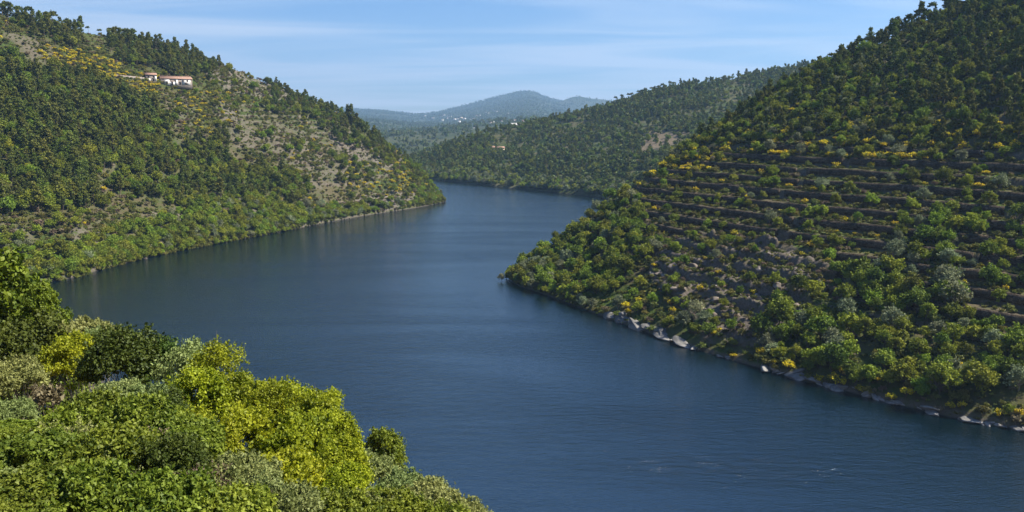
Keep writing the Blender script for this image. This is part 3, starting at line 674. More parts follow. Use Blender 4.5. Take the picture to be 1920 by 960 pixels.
def shore_band(H, hn, pts, mix, step, off0, off1, smin, smax, skip=()):
    pts = np.array([water_at(*p)[:2] for p in pts]); seg = np.linalg.norm(np.diff(pts, axis=0), axis=1); L = seg.sum(); cum = np.r_[0, np.cumsum(seg)]
    kinds = list(mix); pr = np.array([mix[q] for q in kinds], float); pr /= pr.sum(); out = np.array([-.93, .37]) if hn == 'left' else np.array([.824, .566])
    for d in np.arange(0, L, step):
        d += rng.random()*step; x = np.interp(d, cum, pts[:, 0]); y = np.interp(d, cum, pts[:, 1]); a = np.array([x, y])+out*(off0+(off1-off0)*rng.random())
        q = np.argmin((H.P[..., 0]-a[0])**2+(H.P[..., 1]-a[1])**2 + np.where(H.z < -.3, 1e6, 0)); P = H.P.reshape(-1, 3)[q].copy(); P[2] = max(P[2], .1)
        X_, Y_, D_ = project(P)
        if any(a0 < X_ < a1 and rng.random() < .75 for a0, a1 in skip): continue
        PLANTS.append((hn, kinds[rng.choice(len(kinds), p=pr)], P, smin+(smax-smin)*rng.random(), float(X_), float(Y_), float(D_)))
LSH = [(836, 378), (805, 385), (760, 393), (700, 402), (620, 416), (540, 432), (450, 449), (300, 478), (200, 503), (110, 526), tuple(float(q) for q in project(np.array([-290., 398., 0.]))[:2])]
sow(left, 'left', [(-60, 400), (120, 390), (240, 420), (140, 500), (-60, 500)], {'bush': 4, 'low_scrub': 3, 'green_tree': 1, 'dry_bush': .5}, 260, .6, 1.3, .7)
for px_, py_, s_ in [(652, 232, 1.5), (660, 236, 1.7), (668, 240, 1.45), (676, 250, 1.5), (684, 258, 1.3), (646, 238, 1.2), (693, 266, 1.1), (570, 206, 1.1), (548, 190, 1.0)]:
    P = surf(left, px_, py_); PLANTS.append(('left', 'pine', P, s_, px_, py_, P[1]))
shore_band(left, 'left', LSH, {'oak': 3, 'green_tree': 3, 'bush': 2, 'willow': 1}, 2.6, .3, 3.5, .55, 1.0, skip=((640, 780),))
shore_band(left, 'left', LSH, {'bush': 3, 'low_scrub': 2}, 1.3, -.2, 1.5, .6, 1.1, skip=((600, 780),))
shore_band(left, 'left', LSH, {'oak': 3, 'green_tree': 2}, 4.5, 4, 9, .6, 1.05, skip=((640, 780),))
shore_band(left, 'left', LSH[-4:], {'oak': 3, 'green_tree': 2, 'bush': 3}, 1.1, 0, 7, .5, .95)
lo = left.v.copy(); left.v = np.where(left.z < 5.5, lo, 9.0)
sow(left, 'left', [(60, 470), (250, 470), (250, 570), (60, 590)], {'bush': 4, 'green_tree': 2, 'oak': 1.5, 'low_scrub': 1}, 300, .6, 1.1, 0, edge=0)
left.v = np.where((lo > -.006) & (lo < .006), .5, 9.0); zk = left.z; left.z = np.maximum(zk, .2); sow(left, 'left', [(90, 480), (560, 400), (560, 460), (90, 560)], {'bush': 4, 'green_tree': 1.5}, 170, .6, 1.0, 0, edge=0); left.z = zk
left.v = lo
for px_, py_, s_ in [(985, 512, 1.15), (1003, 505, 1.2), (1018, 512, 1.0), (972, 520, .9), (995, 528, .8), (958, 512, .85), (1190, 440, .8), (1775, 560, 1.5), (1790, 580, 1.4), (1765, 540, 1.3)]:
    P = surf(right, px_, py_); PLANTS.append(('right', 'willow', P, s_, px_, py_, P[1]*.8))
RSH = [(946, 523), (985, 541), (1050, 563), (1130, 594), (1240, 634), (1400, 684), (1600, 738), (1800, 787), (1920, 808)]
shore_band(right, 'right', RSH[:4], {'bush': 3, 'green_tree': 2, 'willow': 1}, 2.5, .2, 2.5, .5, .9)
shore_band(right, 'right', RSH[3:], {'bush': 3, 'low_scrub': 2, 'green_tree': .6, 'broom': .8}, 2.2, 3.5, 7, .5, .9, skip=((1130, 1400),))
def lip_band(n, mix, smin, smax, w0, w1, xr=(1100, 1960)):
    t = right.phase-np.floor(right.phase); w = ((t > w0) & (t < w1) & (right.terr > .3) & (right.px > xr[0]) & (right.px < xr[1]) & (right.v < .98)).astype(float).ravel(); w /= w.sum()
    kinds = list(mix); pr = np.array([mix[q] for q in kinds], float); pr /= pr.sum()
    for q in rng.choice(w.size, n, replace=False, p=w): PLANTS.append(('right', kinds[rng.choice(len(kinds), p=pr)], right.P.reshape(-1, 3)[q].copy(), smin+(smax-smin)*rng.random(), right.px.ravel()[q], right.py.ravel()[q], right.dep.ravel()[q]))
lip_band(1900, {'low_scrub': 6, 'bush': .5}, .5, 1.1, .0, .12)
lip_band(1000, {'low_scrub': 3, 'bush': 1.5, 'dry_bush': .5}, .4, .9, .1, .6)
sow(right, 'right', [(1240, 480), (1330, 450), (1450, 460), (1540, 500), (1490, 590), (1430, 640), (1330, 630), (1270, 560), (1220, 520)], {'bush': 4, 'low_scrub': 5, 'green_tree': .5, 'dry_bush': 1.5, 'broom': .3}, 330, .5, 1.0, .7)
lip_band(260, {'bush': 3, 'green_tree': 1.5, 'broom': .5}, .5, 1.0, .45, .68)
# skyline pines of the right hill, standing clear against the sky
for (x, s_) in [(1365, .6), (1392, .7), (1428, .75), (1470, .8), (1500, .8), (1536, .85), (1556, .9), (1575, .9), (1590, .95), (1611, 1.0), (1624, .95), (1646, 1.0), (1662, .95), (1682, 1.05), (1700, 1.0), (1722, 1.1), (1745, 1.1), (1768, 1.2), (1786, 1.1)]:
    k = (right.v > .96) & (right.v < 1.03) & (np.abs(right.px-x) < 3)
    ii = np.argmin(np.where(k, right.py, 1e9)); P = right.P.reshape(-1, 3)[ii]
    PLANTS.append(('right', 'umbrella_pine', P.copy(), s_*.8, right.px.ravel()[ii], right.py.ravel()[ii], right.dep.ravel()[ii]))
for (x, s_) in [(5, 1.2), (22, 1.3), (38, 1.3), (58, 1.35), (78, 1.0), (98, 1.25), (105, 1.2), (127, .8), (148, .8), (168, .6), (188, .7), (210, 1.0), (222, 1.2), (236, 1.3), (252, 1.2), (320, 1.0), (332, 1.0), (362, .6), (372, .6), (385, .6)]:
    k = (left.v > .95) & (left.v < 1.03) & (np.abs(left.px-x) < 4)
    ii = np.argmin(np.where(k, left.py, 1e9)); P = left.P.reshape(-1, 3)[ii]
    PLANTS.append(('left', 'umbrella_pine', P.copy(), s_, left.px.ravel()[ii], left.py.ravel()[ii], left.dep.ravel()[ii]))
occupied.clear()
# skyline pines of the ridge beyond
for x in (1153, 1163, 1176, 1184, 1196, 1203, 1210, 1221, 1230, 1241, 1252, 1262):
    k = (mid.v > .9) & (mid.v < 1.06) & (np.abs(mid.px-x) < 4)
    ii = np.argmin(np.where(k, mid.py, 1e9)); P = mid.P.reshape(-1, 3)[ii]
    PLANTS.append(('ridge', 'umbrella_pine', P.copy(), 1.15, mid.px.ravel()[ii], mid.py.ravel()[ii], mid.dep.ravel()[ii]))
# the willow standing in the water at the tip of the right hill
PLANTS.append(('right', 'willow', water_at(940, 527), .62, 940., 527., 434.))
print('sown', len(PLANTS))

# ---- labels: what a plant looks like, and the stretch of the scene it stands in
LOOK = {'pine': ('dark green pine', 'pine'), 'umbrella_pine': ('umbrella crowned pine', 'pine'), 'oak': ('round crowned oak', 'tree'), 'green_tree': ('bright green tree', 'tree'),
        'willow': ('grey green willow', 'willow'), 'bush': ('olive green bush', 'bush'), 'broom': ('yellow flowering broom', 'broom'), 'dry_bush': ('brown dry bush', 'bush'), 'low_scrub': ('low scrub', 'bush')}
def zone(h, x, y):
    if h == 'ridge': return 'the blue ridge crest beyond the bend'
    if h == 'left':
        if x < 190 and y < 110: return 'the skyline wood at the far left'
        if x < 420 and y < 130: return 'the wooded crest above the ruined houses'
        if x < 330 and y < 200: return 'the slope beside the ruined houses'
        if x > 770: return 'the left spur tip by the bend'
        if y > 500-.18*x: return 'the tree band along the left bank'
        if x < 200: return 'the dense wood at the left edge'
        if x < 430: return 'the slope below the ruined houses'
        if y < 250: return 'the rocky shoulder of the left spur'
        if x < 600: return 'the grassy left hill terraces'
        return 'the slope above the left shore track'
    shore = np.interp(x, [946, 1050, 1240, 1400, 1600, 1800, 1920], [523, 563, 634, 684, 738, 787, 808])
    if x < 1060: return 'the wooded tip of the right hill'
    if y > shore-35: return 'the shrubs above the right shore rocks'
    if x < 1230: return 'the left flank of the terraced hill'
    if y < 240 and x < 1500: return 'the left shoulder of the right hill'
    if y < 130: return 'the pine wood near the top right corner'
    if y < 290: return 'the right hillside above the terraces' if x < 1700 else 'the wood above the right edge terraces'
    if x < 1500 and y < 440: return 'the narrow stone terraces on the right'
    if x < 1500: return 'the rocky outcrop below the terraces'
    if y < 440: return 'the upper right end of the terraces'
    return 'the green thicket low on the right hill' if x < 1800 else 'the terraces at the right edge'
PENDING = []     # (object, size, aspect, look, zone, x, y): labels are written once the whole zone is known
def write_labels():
    zs_ = {}
    for p in PENDING: zs_.setdefault(p[4], []).append(p)
    for z_, L_ in zs_.items():
        xs = np.array([p[5] for p in L_]); ys = np.array([p[6] for p in L_]); ss = np.array([p[1] for p in L_])
        q = lambda a, v: np.searchsorted(np.quantile(a, [.25, .5, .75]), v)
        # rows follow the slope: height above the line fitted through the zone
        A_ = np.polyfit(xs, ys, 1) if len(L_) > 6 and np.ptp(xs) > 5 else (0, ys.mean()); ry = ys-np.polyval(A_, xs)
        seen = {}
        for p, r in zip(L_, ry):
            c = ['far left', 'left', 'right', 'far right'][q(xs, p[5])]; rw = ['top', 'upper', 'lower', 'bottom'][q(ry, r)]
            byk = np.array([o_[1] for o_ in L_ if o_[3] == p[3]]); k_ = 0 if len(byk) < 3 else int(np.searchsorted(np.quantile(byk, [.2, .5, .8]), p[1]))
            sz = [['tiny', 'small'], ['low', 'narrow'], ['broad', 'slender'], ['large', 'tall']][k_][int(p[2] > 1)]
            p[0]['label'] = '%s %s, %s %s of %s' % (sz, p[3], rw, c, z_)
LIMIT = {'pine': 270, 'umbrella_pine': 300, 'oak': 300, 'green_tree': 300, 'willow': 200, 'bush': 290, 'broom': 290, 'dry_bush': 200, 'low_scrub': 0}
NAME = {'pine': 'pine_tree', 'umbrella_pine': 'pine_tree', 'oak': 'oak_tree', 'green_tree': 'broadleaf_tree', 'willow': 'willow_tree', 'bush': 'bush', 'broom': 'broom_bush', 'dry_bush': 'dry_bush'}
rest = []
bykind = {}
for p in PLANTS: bykind.setdefault(p[1], []).append(p)
for kd, lst in bykind.items():
    lst.sort(key=lambda p: -(KIND[kd][0][3]*p[3]/p[6])*(1.0 if -40 < p[4] < 1960 and -60 < p[5] < 1000 else .01))
    lim = LIMIT[kd]; rest += lst[lim:]
    for p in lst[:lim]:
        h, _, P, sc, x, y, dep = p
        crown, stem, joined, H_, W_ = KIND[kd][rng.integers(len(KIND[kd]))]
        sz = (sc*(.9+.25*rng.random()), sc*(.9+.25*rng.random()), sc*(.9+.2*rng.random())); rz = rng.random()*6.28
        look, cat = LOOK[kd]
        zn = zone(h, x, y)
        grp = {'pine': 'pines', 'tree': 'broadleaf trees', 'willow': 'willows', 'bush': 'bushes', 'broom': 'flowering broom'}[cat]+' of '+zn
        if H_*sc/dep*804 > 9 and kd not in ('bush', 'broom', 'dry_bush'):
            e = link(NAME[kd], None, loc=P, rz=rz, scale=sz)
            link('crown', crown, e); link('trunk', stem, e)
        else:
            e = link(NAME[kd], joined, loc=P, rz=rz, scale=sz)
        tag(e, None, cat, grp); PENDING.append((e, sc, sz[2]/sz[0], look, zn, x, y))
byh = {}
for p in rest: byh.setdefault(p[0], []).append(p)
STUFF = {'left': ('undergrowth_and_wood', 'mixed scrub and woodland covering the left hill', 'woodland'), 'right': ('hill_scrub', 'mixed scrub and small trees covering the right hill', 'scrub')}
KORD = ['pine', 'oak', 'green_tree', 'willow', 'bush', 'broom', 'dry_bush', 'low_scrub']
off = {}; o_ = 0
for kd in KORD: off[kd] = o_; o_ += len(KIND[kd])
for h, lst in byh.items():
    n = len(lst); pts = np.array([p[2] for p in lst]); sc = np.array([p[3] for p in lst])[:, None]*(.85+.35*rng.random((n, 3)))
    rot = np.stack([rng.normal(size=n)*.04, rng.normal(size=n)*.04, rng.random(n)*6.28], 1)
    idx = [off[p[1]]+rng.integers(len(KIND[p[1]])) for p in lst]
    nm, lab, cat = STUFF[h]
    scatter_stuff(nm, lab, cat, KORD, pts, sc, rot, idx)
def wood(name, label, H, n, smin, smax, kinds, poly=None, vmax=1.05, bareskip=True, jit=3.0):
    x, y = H.XY[..., 0], H.XY[..., 1]
    area = np.abs(np.gradient(x, axis=0)*np.gradient(y, axis=1)-np.gradient(y, axis=0)*np.gradient(x, axis=1))
    k = (H.v > .008) & (H.v < vmax) & (H.px > -50) & (H.px < 1700) & (H.z > .3)
    if poly is not None: k &= inpoly(H.px, H.py, poly)
    w = area*k*(.25+.75*smooth(.38, .55, .5+.5*fbm(x, y, 60, 3, 77)))
    if bareskip: w = w*(1-.8*H.bare)
    w = (w/w.sum()).ravel(); idx = rng.choice(w.size, n, p=w)
    P = H.P.reshape(-1, 3)[idx] + np.c_[rng.normal(size=(n, 2))*jit, -np.ones(n)*.4]
    sc = (smin+(smax-smin)*rng.random(n))[:, None]*(.85+.3*rng.random((n, 3)))
    rot = np.c_[np.zeros((n, 2)), rng.random(n)*6.28]
    tot = sum(len(KIND[q]) for q in kinds)
    scatter_stuff(name, label, 'woodland', kinds, P, sc, rot, rng.integers(0, tot, n))
wood('ridge_woodland', 'dense pine and broadleaf wood covering the ridge beyond the bend', mid, 9000, .6, 1.15, ['far_tree', 'far_tree', 'pine', 'oak'])
wood('riverside_woodland', 'light green band of trees along the far shore below the road', mid, 800, .9, 1.4, ['green_tree', 'green_tree', 'willow'], poly=[(780, 320), (900, 329), (1020, 337), (1150, 346), (1260, 360), (1260, 400), (1000, 365), (780, 345)], bareskip=False)
wood('distant_woodland', 'hazy blue woods dotted over the far hills', far, 30000, 1.2, 2.3, ['far_tree'], vmax=1.0, jit=16)
wood('distant_spur_woodland', 'hazy wood on the low spur in front of the far hills', far2, 2600, 1.1, 2.0, ['far_tree'], vmax=1.0, jit=16)
print('plants placed')

# ------------------------------------------------------------------ terrace walls on the right hill
def strip_wall(pts, h, th, outward, mat, jag=.25, seed=0):
    """a wall with thickness along pts; pts is its top edge, outward the side it faces"""
    rg = np.random.default_rng(seed); n = len(pts); V = []
    for i, p in enumerate(pts):
        a = pts[max(0, i-1)]; b = pts[min(n-1, i+1)]; t = unit(b-a); o = np.array([t[1], -t[0], 0.]); o = o/max(1e-6, np.linalg.norm(o))
        if np.dot(o, outward) < 0: o = -o
        tz = p[2] + jag*(rg.random()-.6); hh = h if not hasattr(h, '__len__') else h[i]
        e = .12*rg.normal()
        V += [p + o*(th*.5+e) + [0, 0, tz-p[2]], p - o*th*.8 + [0, 0, tz-p[2]], p - o*th*.8 + [0, 0, -hh], p + o*(th*.5+.10*hh+e) + [0, 0, -hh]]
    F = []
    for i in range(n-1):
        for s in range(4): F.append([i*4+s, i*4+(s+1) % 4, (i+1)*4+(s+1) % 4, (i+1)*4+s])
    F.append([0, 3, 2, 1]); b = (n-1)*4; F.append([b, b+1, b+2, b+3])
    return mesh_np('wall', np.array(V), np.array(F), [mat])
ph = right.phase; wcount = 0
outw = np.array([-.824, -.566, 0])
zs = zsmooth
segs = []
for k in range(4, 22):
    line = []
    for u in range(0, ph.shape[0], 2):
        row = ph[u]-(k+.745); s = np.where((row[:-1] < 0) & (row[1:] >= 0) & (right.v[u, :-1] > .02) & (right.v[u, :-1] < .95))[0]
        if len(s) == 0: line.append(None); continue
        j = s[0]; f = -row[j]/(row[j+1]-row[j])
        if right.terr[u, j] < .8 or right.rocky[u, j] > .3: line.append(None); continue
        P = right.P[u, j]*(1-f)+right.P[u, j+1]*f; top = right.P[u, min(j+3, ph.shape[1]-1), 2]
        line.append((P[0], P[1], top))
    cur = []
    for q in line+[None]:
        if q is None or (len(cur) > 0 and abs(q[2]-cur[-1][2]) > 1.5) or len(cur) > 30+int(rng.random()*60):
            if len(cur) > 8: segs.append((k, np.array(cur)))
            cur = [] if q is None else [cur[-1], q] if len(cur) and abs(q[2]-cur[-1][2]) < 1.5 and rng.random() < .6 else [q]
        else: cur.append(q)
wl_pts = []
for k, pts in segs:
    pts[:, 2] = np.convolve(np.pad(pts[:, 2], 2, mode='edge'), np.ones(5)/5, 'valid')
    pts[:, 0] = np.convolve(np.pad(pts[:, 0], 2, mode='edge'), np.ones(5)/5, 'valid'); pts[:, 1] = np.convolve(np.pad(pts[:, 1], 2, mode='edge'), np.ones(5)/5, 'valid')
    X_, Y_, d_ = project(pts); 
    if X_.min() > 1960: continue
    me = strip_wall(pts+np.array([0, 0, .12]), 3.1, .6, outw, M['wall'], seed=k*7+len(pts))
    o = link('terrace_wall', me); wl_pts.append((o, k, X_.mean(), Y_.mean(), len(pts)))
levels = sorted(set(w[1] for w in wl_pts), reverse=True)
ORD = ['topmost', 'second', 'third', 'fourth', 'fifth', 'sixth', 'seventh', 'eighth', 'ninth', 'tenth', 'eleventh', 'twelfth', 'thirteenth', 'fourteenth', 'fifteenth', 'sixteenth', 'seventeenth', 'eighteenth']
for li, k in enumerate(levels):
    row = sorted([w for w in wl_pts if w[1] == k], key=lambda w: w[2])
    for j, w in enumerate(row):
        where = 'unbroken along its whole row' if len(row) == 1 else ('left end of its row' if j == 0 else 'right end of its row' if j == len(row)-1 else '%s stretch from the left of its row' % ORD[j])
        tag(w[0], 'dry stone terrace wall in the %s row from the top, %s' % (ORD[li] if li else 'very first', where), 'wall', 'dry stone terrace walls on the right hill')
print('walls', len(wl_pts))

# ------------------------------------------------------------------ tracks cut into the slopes
def track(H, pxs, width, name, wallname, label, lab_wall, skirt=3.0, lift=.35, wallmat_=None):
    P = np.array([surf(H, *p) for p in pxs]); n = 60
    t = np.linspace(0, len(P)-1, n); C = catmull(P, t)
    for _ in range(3): C[1:-1] = (C[:-2]+C[1:-1]*2+C[2:])/4
    V = []; outer = []
    for i in range(n):
        a = C[max(0, i-1)]; b = C[min(n-1, i+1)]; tg = unit((b-a)*[1, 1, 0]); o = np.array([tg[1], -tg[0], 0.])
        if np.dot(o, -C[i]*[1, 1, 0]) < 0: o = -o
        c = C[i]+[0, 0, lift]
        V += [c+o*width*.5, c-o*width*.5]; outer.append(c+o*(width*.5+.3)+[0, 0, -.02])
    F = [[2*i, 2*i+1, 2*i+3, 2*i+2] for i in range(n-1)]
    tag(link(name, mesh_np(name, np.array(V), np.array(F), [M['road']])), kind='structure')
    outer = np.array(outer)
    w = strip_wall(outer, skirt, .6, -C.mean(0)*[1, 1, 0], wallmat_ or M['wall'], jag=.1)
    tag(link(wallname, w), lab_wall, 'wall')
track(left, [(535, 397), (575, 389), (620, 381), (680, 375), (740, 367), (785, 361), (805, 356)], 3.6, 'shore_track', 'retaining_wall', '', 'low stone wall holding up the shore track of the left spur', skirt=2.0)
track(left, [(186, 139), (215, 141), (245, 143), (268, 146)], 4, 'house_track', 'retaining_wall', '', 'pale stone wall left of the ruined houses', skirt=2.4, wallmat_=M['stone'])
track(mid, [(785, 317), (860, 322), (950, 329), (1030, 336), (1120, 343), (1200, 350)], 7, 'ridge_road', 'retaining_wall', '', 'long retaining wall above the far shore beyond the bend', skirt=3.5)

# ------------------------------------------------------------------ rocks
def rockmesh(seed, mat):
    rg = np.random.default_rng(seed)
    import bmesh
    bm = bmesh.new(); bmesh.ops.create_icosphere(bm, subdivisions=3, radius=1.0)
    V = np.array([v.co[:] for v in bm.verts]); F = np.array([[v.index for v in f.verts] for f in bm.faces]); bm.free()
    for _ in range(13):
        nrm = unit(rg.normal(size=3)); dd = .42+.32*rg.random(); h = V@nrm-dd; V = V - np.clip(h, 0, None)[:, None]*nrm
    V = V*(1+.10*fbm(V[:, 0]*3+V[:, 2]*2, V[:, 1]*3-V[:, 2], 1.0, 3, seed)[:, None])
    V = V*np.array([1.25, .9, .72])
    return mesh_np('rock', V, F, [mat])
ROCKS = [rockmesh(500+i, M['rock']) for i in range(5)]; WROCKS = [rockmesh(520+i, M['rockwarm']) for i in range(5)]
def put_rock(P, s, label, group, set_=ROCKS, sink=.25):
    o = link('rock', set_[rng.integers(len(set_))], loc=(P[0], P[1], P[2]+s*(.35-sink)), scale=(s*(.8+.5*rng.random()), s*(.8+.5*rng.random()), s*(.7+.5*rng.random())))
    o.rotation_euler = (rng.normal()*.25, rng.normal()*.25, rng.random()*6.28)
    a_, b_, c_ = project(o.location); PENDING.append((o, s, o.scale[2]/o.scale[0]*1.15, label, group, float(a_), float(b_)))
    return tag(o, None, 'rock', 'rocks of '+group)
shore_x = [946, 1050, 1130, 1240, 1400, 1600, 1800, 1920]; shore_y = [523, 563, 594, 634, 684, 738, 787, 808]
for i in range(95):
    x = 1135+(1930-1135)*rng.random()**.9; y = np.interp(x, shore_x, shore_y); w = water_at(x, y)
    jt = rng.random(); P = w + np.array([.824, .566, 0])*(jt*4.0-.8); P[2] = max(.0, .45*jt)
    s = .9+2.0*rng.random()**2
    if x < 1250: s *= 1.3
    sec = 'the pale ledge on the right bank' if x < 1250 else 'the waterline below the rocky outcrop' if x < 1450 else 'the waterline below the yellow broom' if x < 1700 else 'the shaded right end of the waterline'
    o = put_rock(P, s, 'grey granite rock', sec); o.scale[0] *= 1.7; o.rotation_euler[2] = -.97+rng.normal()*.35
for i in range(34):
    x = 1140+95*rng.random(); w = water_at(x, np.interp(x, shore_x, shore_y)); P = w+np.array([.824, .566, 0])*(1.0+3.0*rng.random()); P[2] = .8+.5*rng.random()
    put_rock(P, 1.6+1.8*rng.random(), 'pale granite block', 'the pale ledge on the right bank')
def rockfield(H, poly, n, smin, smax, where, set_=WROCKS):
    k = np.where(inpoly(H.px, H.py, poly) & (H.v > .01) & (H.v < 1.02)); c = rng.integers(0, len(k[0]), n)
    for q in c:
        P = H.P[k[0][q], k[1][q]]; s = smin+(smax-smin)*rng.random()**2
        put_rock(P, s, 'weathered boulder', where, set_)
rockfield(right, [(1240, 480), (1330, 450), (1450, 460), (1540, 500), (1490, 590), (1430, 640), (1330, 630), (1270, 560), (1220, 520)], 60, .8, 3.2, 'the rocky outcrop below the terraces')
rockfield(left, [(395, 105), (520, 155), (535, 185), (470, 175), (400, 140)], 30, 1.0, 3.0, 'the bare rocky crest on the left')
rockfield(left, [(620, 260), (700, 280), (760, 310), (690, 310), (630, 290)], 20, 1.0, 3.2, 'the rocky shoulder of the left spur')
rockfield(left, [(675, 378), (785, 368), (772, 388), (690, 402)], 25, 1.0, 2.8, 'the pale cliff under the shore track')
rockfield(left, [(400, 190), (455, 228), (450, 245), (410, 225)], 8, 1.0, 2.4, 'the bare strip right of the ruined houses')
for i in range(28):
    t = rng.random(); x = 130+700*t; y = np.interp(x, [110, 200, 300, 450, 540, 620, 700, 760, 836], [526, 503, 478, 449, 432, 416, 402, 393, 378]); P = water_at(x, y)+np.array([-.93, .37, 0])*(rng.random()*2.5-.3); P[2] = .1
    sec = 'the left waterline under the bank trees' if x < 450 else 'the left waterline below the shore track'
    put_rock(P, .6+.9*rng.random(), 'pale shore rock', sec, WROCKS)

# ------------------------------------------------------------------ buildings
def boxVF(x0, x1, y0, y1, z0, z1):
    V = np.array([[x0, y0, z0], [x1, y0, z0], [x1, y1, z0], [x0, y1, z0], [x0, y0, z1], [x1, y0, z1], [x1, y1, z1], [x0, y1, z1]], float)
    return V, np.array([[0, 3, 2, 1], [4, 5, 6, 7], [0, 1, 5, 4], [1, 2, 6, 5], [2, 3, 7, 6], [3, 0, 4, 7]])
def part(name, parts, mat, parent):
    V, F = joinVF(parts); return link(name, mesh_np(name, V, F, [mat]), parent)
def gable(L, D, z0, rise, ov=.5, th=.22):
    """two sloping slabs with their ridge along x"""
    out = []
    for s in (-1, 1):
        e = s*(D/2+ov); zo = z0 - rise*ov/(D/2)
        V = np.array([[-L/2-ov, 0, z0+rise], [L/2+ov, 0, z0+rise], [L/2+ov, e, zo], [-L/2-ov, e, zo]], float); V2 = V+[0, 0, th]
        V = np.concatenate([V, V2]); F = np.array([[0, 1, 2, 3], [7, 6, 5, 4], [0, 4, 5, 1], [1, 5, 6, 2], [2, 6, 7, 3], [3, 7, 4, 0]]); out.append((V, F if s > 0 else F[:, ::-1]))
    return out
def gables(L, D, z0, rise):
    out = []
    for x in (-L/2, L/2-.4):
        V = np.array([[x, -D/2, z0], [x, D/2, z0], [x, 0, z0+rise], [x+.4, -D/2, z0], [x+.4, D/2, z0], [x+.4, 0, z0+rise]], float)
        out.append((V, np.array([[0, 2, 1, 1], [3, 4, 5, 5], [0, 1, 4, 3], [1, 2, 5, 4], [2, 0, 3, 5]])))
    return out
def fix(parts):
    return parts
def gable_part(name, L, D, z0, rise, mat, parent):
    V, T, Q = [], [], []; o = 0
    for x in (-L/2, L/2-.4):
        V += [[x, -D/2, z0], [x, D/2, z0], [x, 0, z0+rise], [x+.4, -D/2, z0], [x+.4, D/2, z0], [x+.4, 0, z0+rise]]
        T += [[o, o+2, o+1], [o+3, o+4, o+5]]; Q += [[o, o+1, o+4, o+3], [o+1, o+2, o+5, o+4], [o+2, o, o+3, o+5]]; o += 6
    return link(name, mesh_np(name, np.array(V, float), [np.array(T), np.array(Q)], [mat]), parent)
def ruin(px, py, L, D, h, rise, rz, label, wins, plaster):
    P = surf(left, px, py, 3); e = link('ruined_house', None, loc=(P[0], P[1], P[2]-.3), rz=rz); tag(e, label, 'house', 'ruined houses on the left hill')
    # walls: four slabs of rubble, front faced with remains of plaster
    b = [boxVF(-L/2, L/2, -D/2, -D/2+.6, -3, h), boxVF(-L/2, L/2, D/2-.6, D/2, -3, h), boxVF(-L/2, -L/2+.6, -D/2+.6, D/2-.6, -3, h), boxVF(L/2-.6, L/2, -D/2+.6, D/2-.6, -3, h)]
    part('wall', b, M['stone'], e)
    gable_part('gable', L, D, h, rise, M['stone'], e)
    part('roof', gable(L, D, h, rise), M['tile'], e)
    for (x0, x1, z0, z1) in plaster:
        part('plaster', [boxVF(x0, x1, -D/2-.06, -D/2-.005, z0, z1)], M['plaster'], e)
    part('plaster', [boxVF(L/2+.005, L/2+.06, -D/2, D/2, .0, h)], M['plaster'], e)
    for (x, z, w, hh, kd) in wins:
        f = part('door' if kd else 'window', [boxVF(x-w/2, x+w/2, -D/2-.12, -D/2-.065, z, z+hh)], M['dark'], e)
        part('lintel', [boxVF(x-w/2-.25, x+w/2+.25, -D/2-.2, -D/2-.125, z+hh, z+hh+.3)], M['stone'], f)
    return e
# the houses face down the slope, towards the river
ruin(329, 160, 27, 11, 5.8, 2.4, R(36), 'long ruined stone house with terracotta roof and patches of white plaster', [(-8.5, 1.2, 1.4, 1.9, 0), (-4, .2, 1.6, 2.6, 1), (-1.2, 3.2, 1.1, 1.3, 0), (3, .6, 1.6, 2.4, 1), (5.5, 3.4, 1.2, 1.4, 0), (9.3, 3.3, 1.2, 1.4, 0), (8, .8, 2.2, 1.2, 0)],
     [(-10.5, -6.3, 0, 5.6), (-6.2, -1.8, 0, 3.0), (-1.6, 1.0, .0, 5.0), (4.2, 12, .2, 6.0)])
ruin(283, 151, 9, 7, 5.6, 1.7, R(30), 'small ruined stone house with red roof, left of the long one', [(-2, 3.2, 1.1, 1.3, 0), (1.8, .3, 1.4, 2.2, 1), (2.2, 3.2, 1.1, 1.2, 0)], [(-4.2, -.6, 0, 2.2), (2.8, 4.4, 0, 5.0)])
def house(H, px, py, L, D, h, rz, label, group=None, wall='white', roof='tile', rise=2.2, wins=True, name='village_house', floors=2):
    P = surf(H, px, py, 2.0); e = link(name, None, loc=(P[0], P[1], P[2]-.5), rz=rz); tag(e, label, 'house', group)
    part('wall', [boxVF(-L/2, L/2, -D/2, D/2, -6, h)], M[wall], e)
    gable_part('gable', L, D, h, rise, M[wall], e)
    part('roof', gable(L, D, h, rise), M[roof], e)
    if wins:
        for fl in range(floors):
            for x in np.linspace(-L/2+2, L/2-2, max(2, int(L/4))):
                part('window', [boxVF(x-.6, x+.6, -D/2-.05, -D/2-.004, 1+fl*3, 2.4+fl*3)], M['dark'], e)
    return e
vill = [(797, 217), (806, 219), (812, 222), (818, 216), (824, 218), (828, 219), (833, 217), (838, 219), (841, 222), (846, 218), (852, 221), (851, 225), (858, 224), (864, 222), (869, 224), (862, 226), (820, 225), (829, 226), (843, 226),
        (881, 225), (888, 222), (892, 217), (897, 217), (890, 230), (909, 211), (913, 212), (930, 210), (916, 228), (923, 228), (931, 229), (940, 228), (947, 228), (888, 239), (886, 230), (964, 228), (970, 228), (976, 230), (983, 229), (990, 229), (995, 232), (918, 232), (954, 213)]
for i, (x, y) in enumerate(vill):
    sec = 'the left cluster of the far village' if x < 875 else 'the middle of the far village' if x < 925 else 'the right end of the far village'
    L = (3.2+2.2*rng.random())*surf(far, x, y, 2.0)[1]/FPX; wh = rng.random() < .8; e = house(far, x, y, L, L*.7, L*.45, rng.normal()*.5, None, 'houses in '+sec, wall='white' if wh else 'cream', wins=False)
    PENDING.append((e, L, 0, 'red roofed '+('white' if wh else 'cream')+' house', sec, x, y))
